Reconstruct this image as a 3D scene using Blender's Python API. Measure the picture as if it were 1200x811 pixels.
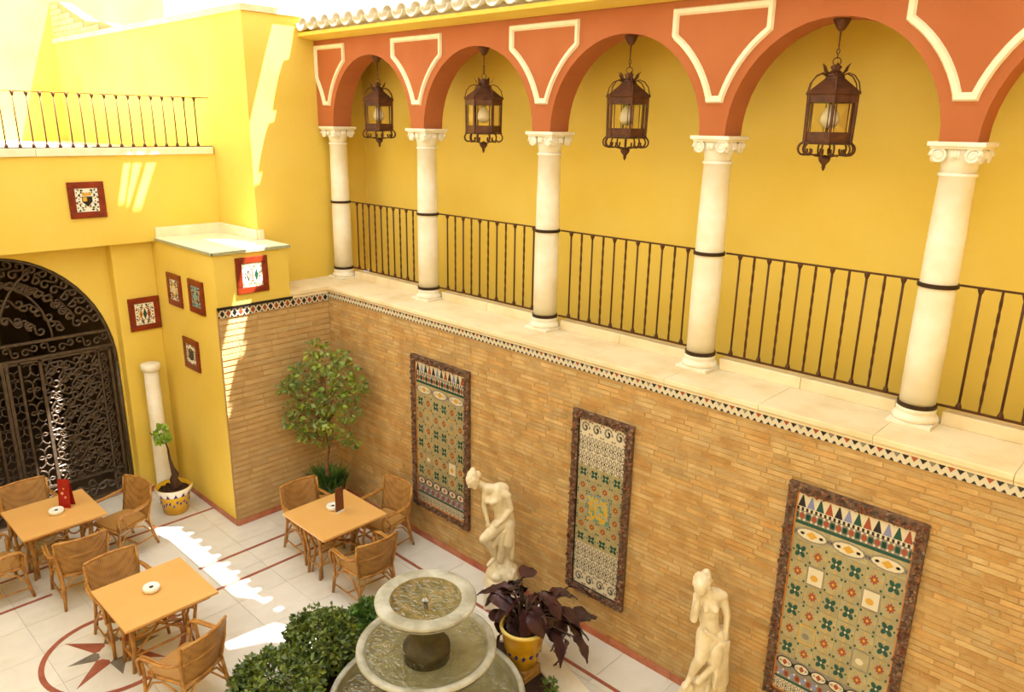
import bpy, bmesh, math, random
from mathutils import Vector, Matrix, noise
random.seed(7)
PI = math.pi
for o in list(bpy.data.objects): bpy.data.objects.remove(o, do_unlink=True)
scene = bpy.context.scene
COL = scene.collection

# ------------------------------------------------------------------ camera
F_PX, CAM = 883.347, Vector((9.157, -5.8502, 5.4258))
YAW, PITCH, ROLL = 2.32773, -0.285605, 0.017264
fw = Vector((math.cos(PITCH)*math.cos(YAW), math.cos(PITCH)*math.sin(YAW), math.sin(PITCH)))
rt = fw.cross(Vector((0, 0, 1))).normalized(); up = rt.cross(fw)
cr, sr = math.cos(ROLL), math.sin(ROLL)
rt2, up2 = cr*rt + sr*up, -sr*rt + cr*up
cd = bpy.data.cameras.new('camera'); cam = bpy.data.objects.new('camera', cd); COL.objects.link(cam)
cam.matrix_world = Matrix((( rt2.x, up2.x, -fw.x, CAM.x), (rt2.y, up2.y, -fw.y, CAM.y), (rt2.z, up2.z, -fw.z, CAM.z), (0, 0, 0, 1)))
cd.sensor_fit = 'HORIZONTAL'; cd.sensor_width = 36.0; cd.lens = 36.0*F_PX/1200.0; cd.clip_start = 0.05
scene.camera = cam
# ------------------------------------------------------------------ light
w = bpy.data.worlds.new('sky'); scene.world = w; w.use_nodes = True
bg = w.node_tree.nodes['Background']; bg.inputs['Color'].default_value = (1.0, 0.985, 0.95, 1); bg.inputs['Strength'].default_value = 2.4
SUN = Vector((0.32, 0.345, 1.0)).normalized()
sd = bpy.data.lights.new('sun_offscreen', 'SUN'); sd.energy = 32.0; sd.angle = math.radians(0.53); sd.color = (1.0, 0.98, 0.95)
so = bpy.data.objects.new('sun_offscreen', sd); COL.objects.link(so); so.rotation_euler = SUN.to_track_quat('Z', 'Y').to_euler(); so.location = (3, 3, 14)
scene.view_settings.view_transform = 'Standard'; scene.view_settings.look = 'None'
scene.view_settings.exposure = 0.12; scene.view_settings.gamma = 1.0; scene.view_settings.use_curve_mapping = False

# ------------------------------------------------------------------ materials
def srgb(r, g, b):
    f = lambda c: (c/255/12.92) if c/255 <= 0.04045 else ((c/255+0.055)/1.055)**2.4
    return (f(r), f(g), f(b), 1.0)
MATS = {}
def mat(name, col, rough=0.6, col2=None, scale=4.0, bump=0.0, bscale=40.0, metal=0.0, rnd=0.0, attr=False, spec=0.4, detail=5.0, dist=0.0, lo=0.35, hi=0.65):
    if name in MATS: return MATS[name]
    m = bpy.data.materials.new(name); m.use_nodes = True; nt = m.node_tree; N = nt.nodes; L = nt.links
    b = N['Principled BSDF']; b.inputs['Roughness'].default_value = rough; b.inputs['Metallic'].default_value = metal
    b.inputs['Specular IOR Level'].default_value = spec
    b.inputs['Base Color'].default_value = col
    tc = N.new('ShaderNodeTexCoord'); out = None
    if col2:
        n = N.new('ShaderNodeTexNoise'); n.inputs['Scale'].default_value = scale; n.inputs['Detail'].default_value = detail; n.inputs['Distortion'].default_value = dist
        L.new(tc.outputs['Object'], n.inputs['Vector'])
        r = N.new('ShaderNodeValToRGB'); r.color_ramp.elements[0].position = lo; r.color_ramp.elements[1].position = hi
        r.color_ramp.elements[0].color = col; r.color_ramp.elements[1].color = col2
        L.new(n.outputs['Fac'], r.inputs['Fac']); out = r.outputs['Color']
    if rnd or attr:
        h = N.new('ShaderNodeHueSaturation')
        if out: L.new(out, h.inputs['Color'])
        else: h.inputs['Color'].default_value = col
        mr = N.new('ShaderNodeMapRange'); mr.inputs['To Min'].default_value = 1-rnd; mr.inputs['To Max'].default_value = 1+rnd
        mh = N.new('ShaderNodeMapRange'); mh.inputs['To Min'].default_value = 0.5-rnd*0.05; mh.inputs['To Max'].default_value = 0.5+rnd*0.05
        ms = N.new('ShaderNodeMapRange'); ms.inputs['To Min'].default_value = 1+rnd*0.5; ms.inputs['To Max'].default_value = 1-rnd*0.7
        if attr:
            a = N.new('ShaderNodeAttribute'); a.attribute_name = 'rnd'; src = a.outputs['Fac']
        else:
            a = N.new('ShaderNodeObjectInfo'); src = a.outputs['Random']
        wn = N.new('ShaderNodeTexWhiteNoise'); wn.noise_dimensions = '1D'; L.new(src, wn.inputs['W'])
        L.new(src, mr.inputs['Value']); L.new(wn.outputs['Value'], mh.inputs['Value']); L.new(wn.outputs['Value'], ms.inputs['Value'])
        L.new(mr.outputs['Result'], h.inputs['Value']); L.new(mh.outputs['Result'], h.inputs['Hue']); L.new(ms.outputs['Result'], h.inputs['Saturation']); out = h.outputs['Color']
    if out: L.new(out, b.inputs['Base Color'])
    if bump:
        n2 = N.new('ShaderNodeTexNoise'); n2.inputs['Scale'].default_value = bscale; n2.inputs['Detail'].default_value = 4
        L.new(tc.outputs['Object'], n2.inputs['Vector'])
        bp = N.new('ShaderNodeBump'); bp.inputs['Strength'].default_value = bump; bp.inputs['Distance'].default_value = 0.02
        L.new(n2.outputs['Fac'], bp.inputs['Height']); L.new(bp.outputs['Normal'], b.inputs['Normal'])
    MATS[name] = m; return m
def weave_mat(name, c1, c2, sx=90, sy=45):
    m = bpy.data.materials.new(name); m.use_nodes = True; nt = m.node_tree; N = nt.nodes; L = nt.links
    b = N['Principled BSDF']; b.inputs['Roughness'].default_value = 0.55
    tc = N.new('ShaderNodeTexCoord')
    def wave(d, s):
        w_ = N.new('ShaderNodeTexWave'); w_.bands_direction = d; w_.inputs['Scale'].default_value = s; w_.inputs['Distortion'].default_value = 0.6; w_.inputs['Detail'].default_value = 1
        L.new(tc.outputs['Object'], w_.inputs['Vector']); return w_
    w1, w2, w3 = wave('Z', sx*0.32), wave('Y', sy*0.32), wave('X', sy*0.32)
    a = N.new('ShaderNodeMath'); a.operation = 'MULTIPLY'; L.new(w1.outputs['Fac'], a.inputs[0])
    mx = N.new('ShaderNodeMath'); mx.operation = 'MAXIMUM'; L.new(w2.outputs['Fac'], mx.inputs[0]); L.new(w3.outputs['Fac'], mx.inputs[1]); L.new(mx.outputs[0], a.inputs[1])
    n = N.new('ShaderNodeTexNoise'); n.inputs['Scale'].default_value = 9; L.new(tc.outputs['Object'], n.inputs['Vector'])
    ad = N.new('ShaderNodeMath'); ad.operation = 'ADD'; L.new(a.outputs[0], ad.inputs[0]); L.new(n.outputs['Fac'], ad.inputs[1])
    r = N.new('ShaderNodeValToRGB'); r.color_ramp.elements[0].position = 0.3; r.color_ramp.elements[1].position = 1.3 if False else 1.0
    r.color_ramp.elements[0].color = c1; r.color_ramp.elements[1].color = c2
    L.new(ad.outputs[0], r.inputs['Fac']); L.new(r.outputs['Color'], b.inputs['Base Color'])
    bp = N.new('ShaderNodeBump'); bp.inputs['Strength'].default_value = 0.5; bp.inputs['Distance'].default_value = 0.01
    L.new(a.outputs[0], bp.inputs['Height']); L.new(bp.outputs['Normal'], b.inputs['Normal'])
    MATS[name] = m; return m

YEL = mat('yellow_plaster', srgb(230, 197, 84), 0.85, srgb(235, 204, 97), 1.2, 0.12, 25, spec=0.2)
YELD = YEL
YELG = YEL
YELP = YEL
ORA = mat('terracotta_plaster', srgb(176, 100, 57), 0.8, srgb(182, 107, 64), 2.0, 0.08, 30, spec=0.2)
CREAM = mat('cream_stucco', srgb(246, 232, 200), 0.7, srgb(240, 222, 184), 6, 0.1, 40)
LEDGE = mat('weathered_stone', srgb(240, 222, 184), 0.75, srgb(226, 200, 150), 3.0, 0.2, 30, rnd=0.05, lo=0.42, hi=0.75)
MARB = mat('white_marble', srgb(248, 240, 224), 0.45, srgb(238, 226, 200), 5, 0.03, 20)
STAT = mat('statue_marble', srgb(240, 226, 196), 0.5, srgb(224, 206, 170), 9, 0.15, 40)
FLOORM = mat('cream_floor_marble', srgb(231, 226, 216), 0.22, srgb(221, 214, 202), 2.5, rnd=0.035, dist=1.2)
GROUT = mat('grout', srgb(208, 198, 178), 0.8)
REDM = mat('red_marble', srgb(172, 102, 80), 0.3, srgb(154, 84, 64), 8)
GREYM = mat('grey_marble', srgb(140, 130, 118), 0.3, srgb(120, 112, 102), 8)
BASEM = mat('rose_marble_skirting', srgb(196, 122, 84), 0.4, srgb(178, 96, 66), 6, rnd=0.08)
BRICK_C = (srgb(206, 170, 112), srgb(184, 144, 86))
BRICKO = mat('tan_brick', BRICK_C[0], 0.8, BRICK_C[1], 5, 0.35, 60, rnd=0.13)
BRICKR = mat('tan_ribbed_brick', srgb(206, 172, 118), 0.8, srgb(190, 154, 100), 4, 0.3, 50, rnd=0.08, attr=True)
BRICKRO = mat('tan_ribbed_brick_face', srgb(206, 172, 118), 0.8, srgb(190, 154, 100), 4, 0.3, 50, rnd=0.08)
BRICKS = mat('tan_brick_field', BRICK_C[0], 0.8, BRICK_C[1], 5, 0.35, 60, rnd=0.13, attr=True)
MORT = mat('tan_mortar', srgb(196, 160, 104), 0.9, srgb(178, 140, 86), 6, 0.3, 50)
IRON = mat('brown_wrought_iron', srgb(92, 54, 30), 0.5, srgb(78, 44, 26), 20, 0.1, 60, metal=0.3)
IRONL = IRON
IROND = mat('dark_wrought_iron', srgb(92, 75, 58), 0.45, srgb(70, 56, 43), 15, metal=0.2)
BAND = mat('black_iron_band', srgb(58, 40, 28), 0.45, metal=0.4)
COPPER = mat('aged_copper', srgb(104, 62, 36), 0.5, srgb(76, 46, 30), 14, 0.15, 60, metal=0.35)
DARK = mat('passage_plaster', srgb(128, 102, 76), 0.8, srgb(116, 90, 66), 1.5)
RATT = weave_mat('woven_rattan', srgb(126, 82, 34), srgb(190, 140, 72))
CANE = mat('bamboo_cane', srgb(198, 146, 74), 0.35, srgb(164, 108, 48), 12)
CANED = CANE
TOPM = mat('orange_table_laminate', srgb(227, 177, 106), 0.32, srgb(224, 171, 98), 3)
TOPE = mat('table_edge_wood', srgb(206, 130, 56), 0.4)
CERW = mat('white_ceramic', srgb(246, 242, 232), 0.2)
ASH = mat('ash_dark', srgb(58, 52, 46), 0.8)
REDC = mat('red_card', srgb(168, 32, 22), 0.4, srgb(150, 24, 18), 20)
PINKC = mat('pale_print', srgb(226, 160, 130), 0.5)
BROWNC = mat('brown_card', srgb(110, 62, 40), 0.5)
POTY = mat('yellow_glaze', srgb(224, 176, 40), 0.22, srgb(206, 152, 30), 6)
POTB = mat('blue_glaze', srgb(58, 56, 120), 0.25)
POTW = mat('white_glaze', srgb(240, 232, 214), 0.22)
POTT = mat('terracotta_pot', srgb(206, 150, 84), 0.7, srgb(190, 132, 70), 8)
SOIL = mat('dark_soil', srgb(74, 48, 30), 0.95, srgb(50, 34, 24), 30, 0.6, 60)
BARK = mat('bark', srgb(150, 108, 66), 0.8, srgb(116, 80, 48), 18, 0.3, 50)
BARKD = mat('dark_bark', srgb(84, 56, 38), 0.8, srgb(64, 42, 30), 18, 0.4, 50)
LEAFA = mat('ficus_leaf', srgb(152, 166, 72), 0.4, srgb(96, 122, 52), 3, rnd=0.3, attr=True)
LEAFB = mat('bush_leaf', srgb(124, 140, 66), 0.35, srgb(76, 98, 44), 4, rnd=0.35, attr=True)
LEAFC = mat('fern_leaf', srgb(100, 130, 48), 0.5, srgb(62, 96, 36), 4, rnd=0.3, attr=True)
LEAFY = mat('fresh_leaf', srgb(150, 180, 60), 0.45, srgb(120, 156, 50), 4, rnd=0.2, attr=True)
LEAFP = mat('purple_leaf', srgb(86, 52, 48), 0.35, srgb(58, 36, 36), 6, rnd=0.2)
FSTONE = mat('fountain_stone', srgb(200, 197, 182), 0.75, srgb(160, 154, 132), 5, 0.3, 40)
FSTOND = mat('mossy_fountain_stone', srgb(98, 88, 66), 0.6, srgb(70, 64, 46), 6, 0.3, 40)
FLIN = mat('wet_stone_lining', srgb(186, 180, 148), 0.5, srgb(158, 152, 120), 6, 0.2, 30)
ROOFT = mat('near_white_clay', srgb(246, 236, 216), 0.8, srgb(222, 176, 134), 3, 0.2, 30, rnd=0.06, lo=0.5, hi=0.85)  # roof tiles: near-white base colour with tan blotches
BLACKT = mat('black_glaze', srgb(34, 28, 26), 0.3)
REDT = mat('red_glaze', srgb(158, 74, 40), 0.3)
MAHOG = mat('mahogany_glaze', srgb(140, 50, 22), 0.3, srgb(112, 36, 18), 10)
BLUET = mat('lavender_glaze', srgb(132, 134, 176), 0.3)
GREENT = mat('dark_green_glaze', srgb(26, 74, 58), 0.3)
WHT = mat('ivory_glaze', srgb(216, 204, 176), 0.3)
FIELDT = mat('ochre_field_glaze', srgb(176, 164, 122), 0.3, srgb(156, 142, 102), 8, rnd=0.08)
YELT = mat('amber_glaze', srgb(208, 158, 52), 0.3)
GREYT = mat('grey_glaze', srgb(136, 126, 112), 0.3)
SKYT = mat('sky_glaze', srgb(134, 168, 168), 0.3)
CLINK = mat('clinker_brown', srgb(142, 100, 72), 0.6, srgb(86, 58, 42), 20, 0.5, 60, rnd=0.42, attr=True)
BULB = mat('opal_bulb', srgb(250, 244, 226), 0.2)
CANVAS = bpy.data.materials.new('cream_canvas'); CANVAS.use_nodes = True
_n = CANVAS.node_tree.nodes; _l = CANVAS.node_tree.links; _n.remove(_n['Principled BSDF'])
_t = _n.new('ShaderNodeBsdfTranslucent'); _t.inputs['Color'].default_value = (0.188, 0.203, 0.208, 1)
_d = _n.new('ShaderNodeBsdfDiffuse'); _d.inputs['Color'].default_value = (0.8, 0.77, 0.7, 1)
_m = _n.new('ShaderNodeMixShader'); _m.inputs[0].default_value = 0.3
_l.new(_t.outputs[0], _m.inputs[1]); _l.new(_d.outputs[0], _m.inputs[2]); _l.new(_m.outputs[0], _n['Material Output'].inputs[0])
def clear_mat(name, tint, gloss, f):
    m = bpy.data.materials.new(name); m.use_nodes = True; n = m.node_tree.nodes; l = m.node_tree.links; n.remove(n['Principled BSDF'])
    t = n.new('ShaderNodeBsdfTransparent'); t.inputs['Color'].default_value = tint
    g = n.new('ShaderNodeBsdfGlossy'); g.inputs['Roughness'].default_value = gloss
    x = n.new('ShaderNodeMixShader'); x.inputs[0].default_value = f
    l.new(t.outputs[0], x.inputs[1]); l.new(g.outputs[0], x.inputs[2]); l.new(x.outputs[0], n['Material Output'].inputs[0]); return m
GLASS = clear_mat('lantern_glass', (0.96, 0.92, 0.82, 1), 0.05, 0.14)
def water_mat():
    m = bpy.data.materials.new('fountain_water'); m.use_nodes = True; nt = m.node_tree; n = nt.nodes; l = nt.links; n.remove(n['Principled BSDF'])
    t = n.new('ShaderNodeBsdfTransparent'); t.inputs['Color'].default_value = (0.88, 0.88, 0.78, 1)
    g = n.new('ShaderNodeBsdfGlossy'); g.inputs['Roughness'].default_value = 0.12
    x = n.new('ShaderNodeMixShader'); x.inputs[0].default_value = 0.16
    tc = n.new('ShaderNodeTexCoord'); ns = n.new('ShaderNodeTexNoise'); ns.inputs['Scale'].default_value = 14; ns.inputs['Distortion'].default_value = 1.5
    bp = n.new('ShaderNodeBump'); bp.inputs['Strength'].default_value = 0.8; bp.inputs['Distance'].default_value = 0.03
    l.new(tc.outputs['Object'], ns.inputs['Vector']); l.new(ns.outputs['Fac'], bp.inputs['Height']); l.new(bp.outputs['Normal'], g.inputs['Normal'])
    l.new(t.outputs[0], x.inputs[1]); l.new(g.outputs[0], x.inputs[2]); l.new(x.outputs[0], n['Material Output'].inputs[0]); return m
WATER = water_mat()

# ------------------------------------------------------------------ mesh builder
class MB:
    def __init__(s): s.v = []; s.f = []; s.m = []; s.r = []; s.sm = []
    def add(s, vs, fs, mi=0, rnd=None, smooth=False):
        o = len(s.v); s.v += [tuple(p) for p in vs]; r = random.random() if rnd is None else rnd
        for q in fs: s.f.append([i+o for i in q]); s.m.append(mi); s.r.append(r); s.sm.append(smooth)
    def box(s, a, b, mi=0, rnd=None, M=None):
        x0, y0, z0 = a; x1, y1, z1 = b
        vs = [(x0,y0,z0),(x1,y0,z0),(x1,y1,z0),(x0,y1,z0),(x0,y0,z1),(x1,y0,z1),(x1,y1,z1),(x0,y1,z1)]
        if M is not None: vs = [M @ Vector(p) for p in vs]
        s.add(vs, [(0,3,2,1),(4,5,6,7),(0,1,5,4),(1,2,6,5),(2,3,7,6),(3,0,4,7)], mi, rnd); return s
    def prism(s, pts, h0, h1, axis='z', mi=0, rnd=None):
        n = len(pts)
        def P(p, h): return {'z': (p[0], p[1], h), 'y': (p[0], h, p[1]), 'x': (h, p[0], p[1])}[axis]
        vs = [P(p, h0) for p in pts]+[P(p, h1) for p in pts]
        fs = [tuple(range(n))[::-1], tuple(range(n, 2*n))]+[(i, (i+1) % n, n+(i+1) % n, n+i) for i in range(n)]
        s.add(vs, fs, mi, rnd); return s
    def lathe(s, prof, n=24, mi=0, c=(0, 0, 0), cap=True, smooth=True, a0=0.0):
        vs = []; fs = []; k = len(prof)
        for i in range(n):
            a = a0+2*PI*i/n
            for r, z in prof: vs.append((c[0]+r*math.cos(a), c[1]+r*math.sin(a), c[2]+z))
        for i in range(n):
            j = (i+1) % n
            for q in range(k-1): fs.append((i*k+q, j*k+q, j*k+q+1, i*k+q+1))
        s.add(vs, fs, mi, None, smooth)
        if cap:
            for q, rev in ((0, True), (k-1, False)):
                if prof[q][0] > 1e-5:
                    idx = [i*k+q for i in range(n)]; o = len(s.v)-len(vs)
                    s.f.append([i+o for i in (idx[::-1] if rev else idx)]); s.m.append(mi); s.r.append(0.5); s.sm.append(False)
        return s
    def tube(s, pts, r, n=6, mi=0, smooth=True, rnd=None, closed=False):
        pts = [Vector(p) for p in pts]; k = len(pts); rr = r if isinstance(r, (list, tuple)) else [r]*k
        vs = []; fs = []; ref = None
        for i, p in enumerate(pts):
            if closed: t = pts[(i+1) % k]-pts[i-1]
            else: t = pts[min(i+1, k-1)]-pts[max(i-1, 0)]
            if t.length < 1e-9: t = Vector((0, 0, 1))
            t.normalize()
            if ref is None: ref = Vector((1, 0, 0)) if abs(t.x) < 0.9 else Vector((0, 1, 0))
            u = (ref-t*ref.dot(t))
            if u.length < 1e-6: u = t.orthogonal()
            u.normalize(); ref = u; v = t.cross(u)
            for j in range(n):
                a = 2*PI*j/n; vs.append(p+rr[i]*(math.cos(a)*u+math.sin(a)*v))
        for i in range(k if closed else k-1):
            i2 = (i+1) % k
            for j in range(n): fs.append((i*n+j, i*n+(j+1) % n, i2*n+(j+1) % n, i2*n+j))
        if not closed: fs.append(tuple(range(n))[::-1]); fs.append(tuple((k-1)*n+j for j in range(n)))
        s.add(vs, fs, mi, rnd, smooth); return s
    def sphere(s, c, r, n=12, m=8, mi=0, rnd=None, M=None):
        rx, ry, rz = r if isinstance(r, (tuple, list)) else (r, r, r)
        vs = [Vector((0, 0, rz))]
        for i in range(1, m):
            t = PI*i/m
            for j in range(n): a = 2*PI*j/n; vs.append(Vector((rx*math.sin(t)*math.cos(a), ry*math.sin(t)*math.sin(a), rz*math.cos(t))))
        vs.append(Vector((0, 0, -rz)))
        fs = [(0, 1+j, 1+(j+1) % n) for j in range(n)]
        for i in range(m-2):
            for j in range(n): fs.append((1+i*n+j, 1+(i+1)*n+j, 1+(i+1)*n+(j+1) % n, 1+i*n+(j+1) % n))
        e = len(vs)-1; fs += [(e, 1+(m-2)*n+(j+1) % n, 1+(m-2)*n+j) for j in range(n)]
        if M is not None: vs = [M @ p for p in vs]
        s.add([p+Vector(c) for p in vs], fs, mi, rnd, True); return s
    def mesh(s, name, mats):
        me = bpy.data.meshes.new(name); me.from_pydata(s.v, [], s.f)
        for m in (mats if isinstance(mats, (list, tuple)) else [mats]): me.materials.append(m)
        me.polygons.foreach_set('material_index', s.m); me.polygons.foreach_set('use_smooth', s.sm)
        a = me.attributes.new('rnd', 'FLOAT', 'FACE'); a.data.foreach_set('value', s.r)
        me.update(); return me
    def build(s, name, mats, parent=None, bevel=0.0, loc=None):
        return link(name, s.mesh(name, mats), parent, bevel, loc)
def link(name, me, parent=None, bevel=0.0, loc=None):
    o = bpy.data.objects.new(name, me); COL.objects.link(o)
    if parent: o.parent = parent
    if loc is not None: o.location = loc
    if bevel:
        md = o.modifiers.new('bevel', 'BEVEL'); md.width = bevel; md.segments = 2; md.limit_method = 'ANGLE'; md.angle_limit = math.radians(40)
    return o
def tag(o, label, cat, group=None):
    o['label'] = label; o['category'] = cat
    if group: o['group'] = group
    return o
def thing(name, label, cat, loc=(0, 0, 0), rz=0.0, group=None):
    o = bpy.data.objects.new(name, None); COL.objects.link(o); o.location = loc; o.rotation_euler = (0, 0, rz); o.empty_display_size = 0.1
    return tag(o, label, cat, group)
def struct(o, label=None):
    o['kind'] = 'structure'
    if label: o['label'] = label
    return o
def sroot(name, label=None, loc=(0, 0, 0)):
    o = bpy.data.objects.new(name, None); COL.objects.link(o); o.location = loc; return struct(o, label)
def copy_tree(o, parent=None):
    c = o.copy(); COL.objects.link(c); c.parent = parent
    for ch in list(o.children): copy_tree(ch, c)
    return c
def bx(name, a, b, m, parent=None, bevel=0.0): return MB().box(a, b).build(name, m, parent, bevel)
def arc(c, r, a0, a1, n): return [(c[0]+r*math.cos(a0+(a1-a0)*i/n), c[1]+r*math.sin(a0+(a1-a0)*i/n)) for i in range(n+1)]

# ------------------------------------------------------------------ key dimensions (metres)
H_BR, H_BD, H_LG = 3.03, 3.085, 3.18      # brick top, tile border top, ledge top
YC = 0.53; CX = [-0.37, 1.59, 3.64, 5.655, 7.615, 9.6]
Z_CAP, Z_R1, Z_R2 = 5.36, 3.335, 4.305
YB = -1.64; X_TW = -0.62; Y_TW = -0.68; X_UP = -1.72; X_GT = -2.05; X_PI = -1.87; Z_BOX = 3.80; Z_UP0, Z_UP1 = 3.78, 4.95
FX0, FX1, FY0, FY1 = -2.1, 10.4, -8.0, 0.0

# ------------------------------------------------------------------ floor
floor = struct(bx('floor', (FX0, FY0, -0.12), (FX1, 0.05, -0.006), GROUT), 'cream marble courtyard floor with red inlaid strips and a star')
T = 0.62; tile_me = MB().box((0.002, 0.002, -0.02), (T-0.002, T-0.002, 0.0)).mesh('floor_tile', FLOORM)
ny = int((FY1-FY0)/T)+1; nx = int((FX1-FX0)/T)
for i in range(nx):
    for j in range(ny):
        y = -T*(j+1)
        if y < FY0-0.4: continue
        o = link('floor_tile', tile_me, floor, 0, (FX0+0.03+i*T, y, random.uniform(-0.0006, 0.0006)))
def strip(x0, x1, y0, y1):
    n = max(1, round(max(x1-x0, y1-y0)/0.8))
    for i in range(n):
        if x1-x0 > y1-y0: a, b = x0+(x1-x0)*i/n, x0+(x1-x0)*(i+1)/n; MB().box((a+.001, y0, -0.01), (b-.001, y1, 0.003)).build('red_strip', REDM, floor)
        else: a, b = y0+(y1-y0)*i/n, y0+(y1-y0)*(i+1)/n; MB().box((x0, a+.001, -0.01), (x1, b-.001, 0.003)).build('red_strip', REDM, floor)
S = 0.022
for x, y0, y1 in ((0.65, -2.5, -0.03), (1.225, -3.0, -0.55), (-0.735, -4.7, YB), (-0.055, -7.8, -3.95)): strip(x-S, x+S, y0, y1)
for y, x0, x1 in ((-0.53, 1.225, 9.6), (-2.48, X_PI, -0.735)): strip(x0, x1, y-S, y+S)
SC = (1.50, -3.80)
def poly_top(name, pts, m, z=0.003): MB().prism([(p[0], p[1]) for p in pts], -0.01, z).build(name, m, floor)
for k in range(8):
    a0, a1 = PI/4*k, PI/4*(k+1)
    poly_top('medallion_ring', arc(SC, 0.70, a0, a1, 8)+arc(SC, 0.645, a1, a0, 8), REDM, 0.0035)
for k in range(4):
    for base, L_, m, hw in ((math.radians(215), 0.585, REDM, 0.42), (math.radians(260), 0.44, GREYM, 0.40)):
        a = base+k*PI/2; ri = 0.20
        poly_top('star_point', [(SC[0]+L_*math.cos(a), SC[1]+L_*math.sin(a)), (SC[0]+ri*math.cos(a+hw), SC[1]+ri*math.sin(a+hw)), (SC[0]+0.11*math.cos(a), SC[1]+0.11*math.sin(a)), (SC[0]+ri*math.cos(a-hw), SC[1]+ri*math.sin(a-hw))], m, 0.0035 if m is REDM else 0.003)
poly_top('star_hub', arc(SC, 0.15, 0, 2*PI*15/16, 15), FLOORM, 0.0045)

# ------------------------------------------------------------------ brick walls
def brick_wall(root, u0, u1, place, nearest, ch=0.0505, bl=0.285, bh=0.0445, mo=BRICKO, ms=BRICKS):
    pcs = []
    rows = int(H_BR/ch)
    for r in range(rows):
        u = u0-(r % 2)*bl*0.5-random.uniform(0, 0.05)
        while u < u1:
            L_ = bl*random.choice((1, 1, 1, 0.8, 0.5)); a, b = max(u, u0), min(u+L_-0.012, u1)
            if b-a > 0.03: pcs.append((a, b, r*ch+0.006, r*ch+bh+0.001))
            u += L_
    pcs.sort(key=lambda q: nearest(q[0]))
    full = [q for q in pcs if abs((q[1]-q[0])-(bl-0.012)) < 1e-6]
    pick = full[:300]; ids = set(id(q) for q in pick)
    me = MB().box(*place(0, bl-0.012, 0, bh-0.005, 0)).mesh('brick', mo)
    for q in pick:
        o = link('brick', me, root); a, _ = place(q[0], q[1], q[2], q[3], random.uniform(-0.002, 0.004)); b0, _ = place(0, bl-0.012, 0, bh-0.005, 0)
        o.location = [a[i]-b0[i] for i in range(3)]
    mb = MB()
    for q in pcs:
        if id(q) in ids: continue
        mb.box(*place(*q, random.uniform(-0.002, 0.004)))
    o = mb.build('brickwork', ms, root); o['kind'] = 'stuff'
XE = 10.3
wr = struct(bx('wall_right', (-0.6, 0.0035, 0), (XE, 0.68, H_BR), MORT), 'long wall of thin tan bricks under the arcade')
brick_wall(wr, 0.0, XE, lambda a, b, c, d, e: ((a, -e, c), (b, 0.02, d)), lambda u: abs(u-8.4))
wb = struct(bx('wall_back', (-0.05, YB, 0), (-0.0045, 0.0, H_BR), MORT), 'short ribbed wall of thin tan bricks behind the ficus')
brick_wall(wb, YB, -0.002, lambda a, b, c, d, e: ((-0.02, a, c), (e, b, d)), lambda u: abs(u-YB), 0.08, 0.56, 0.058, BRICKRO, BRICKR)
def base_run(name, pts, place):
    r = sroot(name, 'rose marble skirting')
    for a, b in pts: MB().box(*place(a, b)).build('skirting_tile', BASEM, r, 0.003)
def cut(a, b, n): return [(a+(b-a)*i/n+0.002, a+(b-a)*(i+1)/n-0.002) for i in range(n)]
base_run('baseboard_right', cut(0.02, XE, 26), lambda a, b: ((a, -0.016, 0), (b, 0.0, 0.085)))
base_run('baseboard_back', cut(YB, -0.02, 5), lambda a, b: ((0.004, a, 0), (0.018, b, 0.085)))
base_run('baseboard_left', cut(X_PI, 0.0, 5), lambda a, b: ((a, YB-0.014, 0), (b, YB, 0.085)))
base_run('baseboard_gate', cut(-2.20, YB-0.02, 2), lambda a, b: ((X_PI, a, 0), (X_PI+0.014, b, 0.085)))

# tile borders below the ledge
def border(name, u0, u1, z0, z1, place, pitch, dia=False):
    r = sroot(name, 'band of small white, black and red triangle tiles'); mb = MB(); mb.box(*place(u0, u1, z0, z1, 0.010), mi=0); r2 = MB()
    n = int((u1-u0)/pitch); h = z1-z0
    def tri(p, mi):
        q0, q1 = place(0, 0, 0, 0, 0.0105), place(0, 0, 0, 0, 0.013)
        ax = 'y' if q0[0][1] != q1[0][1] or q0[1][1] != q1[1][1] else 'x'
        d0, d1 = (place(0, 1, 0, 1, 0.009), place(0, 1, 0, 1, 0.013))
        if ax == 'y': r2.prism(p, d0[0][1], d1[0][1], 'y', mi)
        else: r2.prism(p, d0[1][0], d1[1][0], 'x', mi)
    for i in range(n):
        a = u0+i*pitch; c = [1, 0, 1, 2][i % 4]
        if dia:
            tri([(a+pitch*.5, z0+.08*h), (a+pitch*.88, z0+.5*h), (a+pitch*.5, z0+.92*h), (a+pitch*.12, z0+.5*h)], [0, 1][i % 2])
            tri([(a-pitch*.2, z0+.03*h), (a+pitch*.2, z0+.03*h), (a, z0+.3*h)], 0); tri([(a-pitch*.2, z1-.03*h), (a, z1-.3*h), (a+pitch*.2, z1-.03*h)], 0)
        else:
            tri([(a+pitch*.08, z1-.04*h), (a+pitch*.5, z1-.50*h), (a+pitch*.92, z1-.04*h)], [0, 1, 0, 2][i % 4])
            tri([(a-pitch*.30, z0+.04*h), (a+pitch*.30, z0+.04*h), (a, z0+.34*h)], 0)
    mb.build('ivory_band', WHT, r); r2.build('triangle_tiles', [BLACKT, REDT, GREYT], r)['kind'] = 'stuff'
border('trim_1', 0.015, XE, H_BR-0.015, H_BD+0.012, lambda a, b, c, d, e: ((a, -e, c), (b, 0.0, d)), 0.062)
border('trim_2', YB+0.005, -0.015, H_BR-0.055, H_BD-0.005, lambda a, b, c, d, e: ((0.0, a, c), (e, b, d)), 0.085, True)
struct(bx('trim_3', (-0.01, YB-0.01, H_BD-0.004), (0.02, -0.58, H_BD+0.03), BLACKT), 'thin black tile line below the yellow box')

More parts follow.
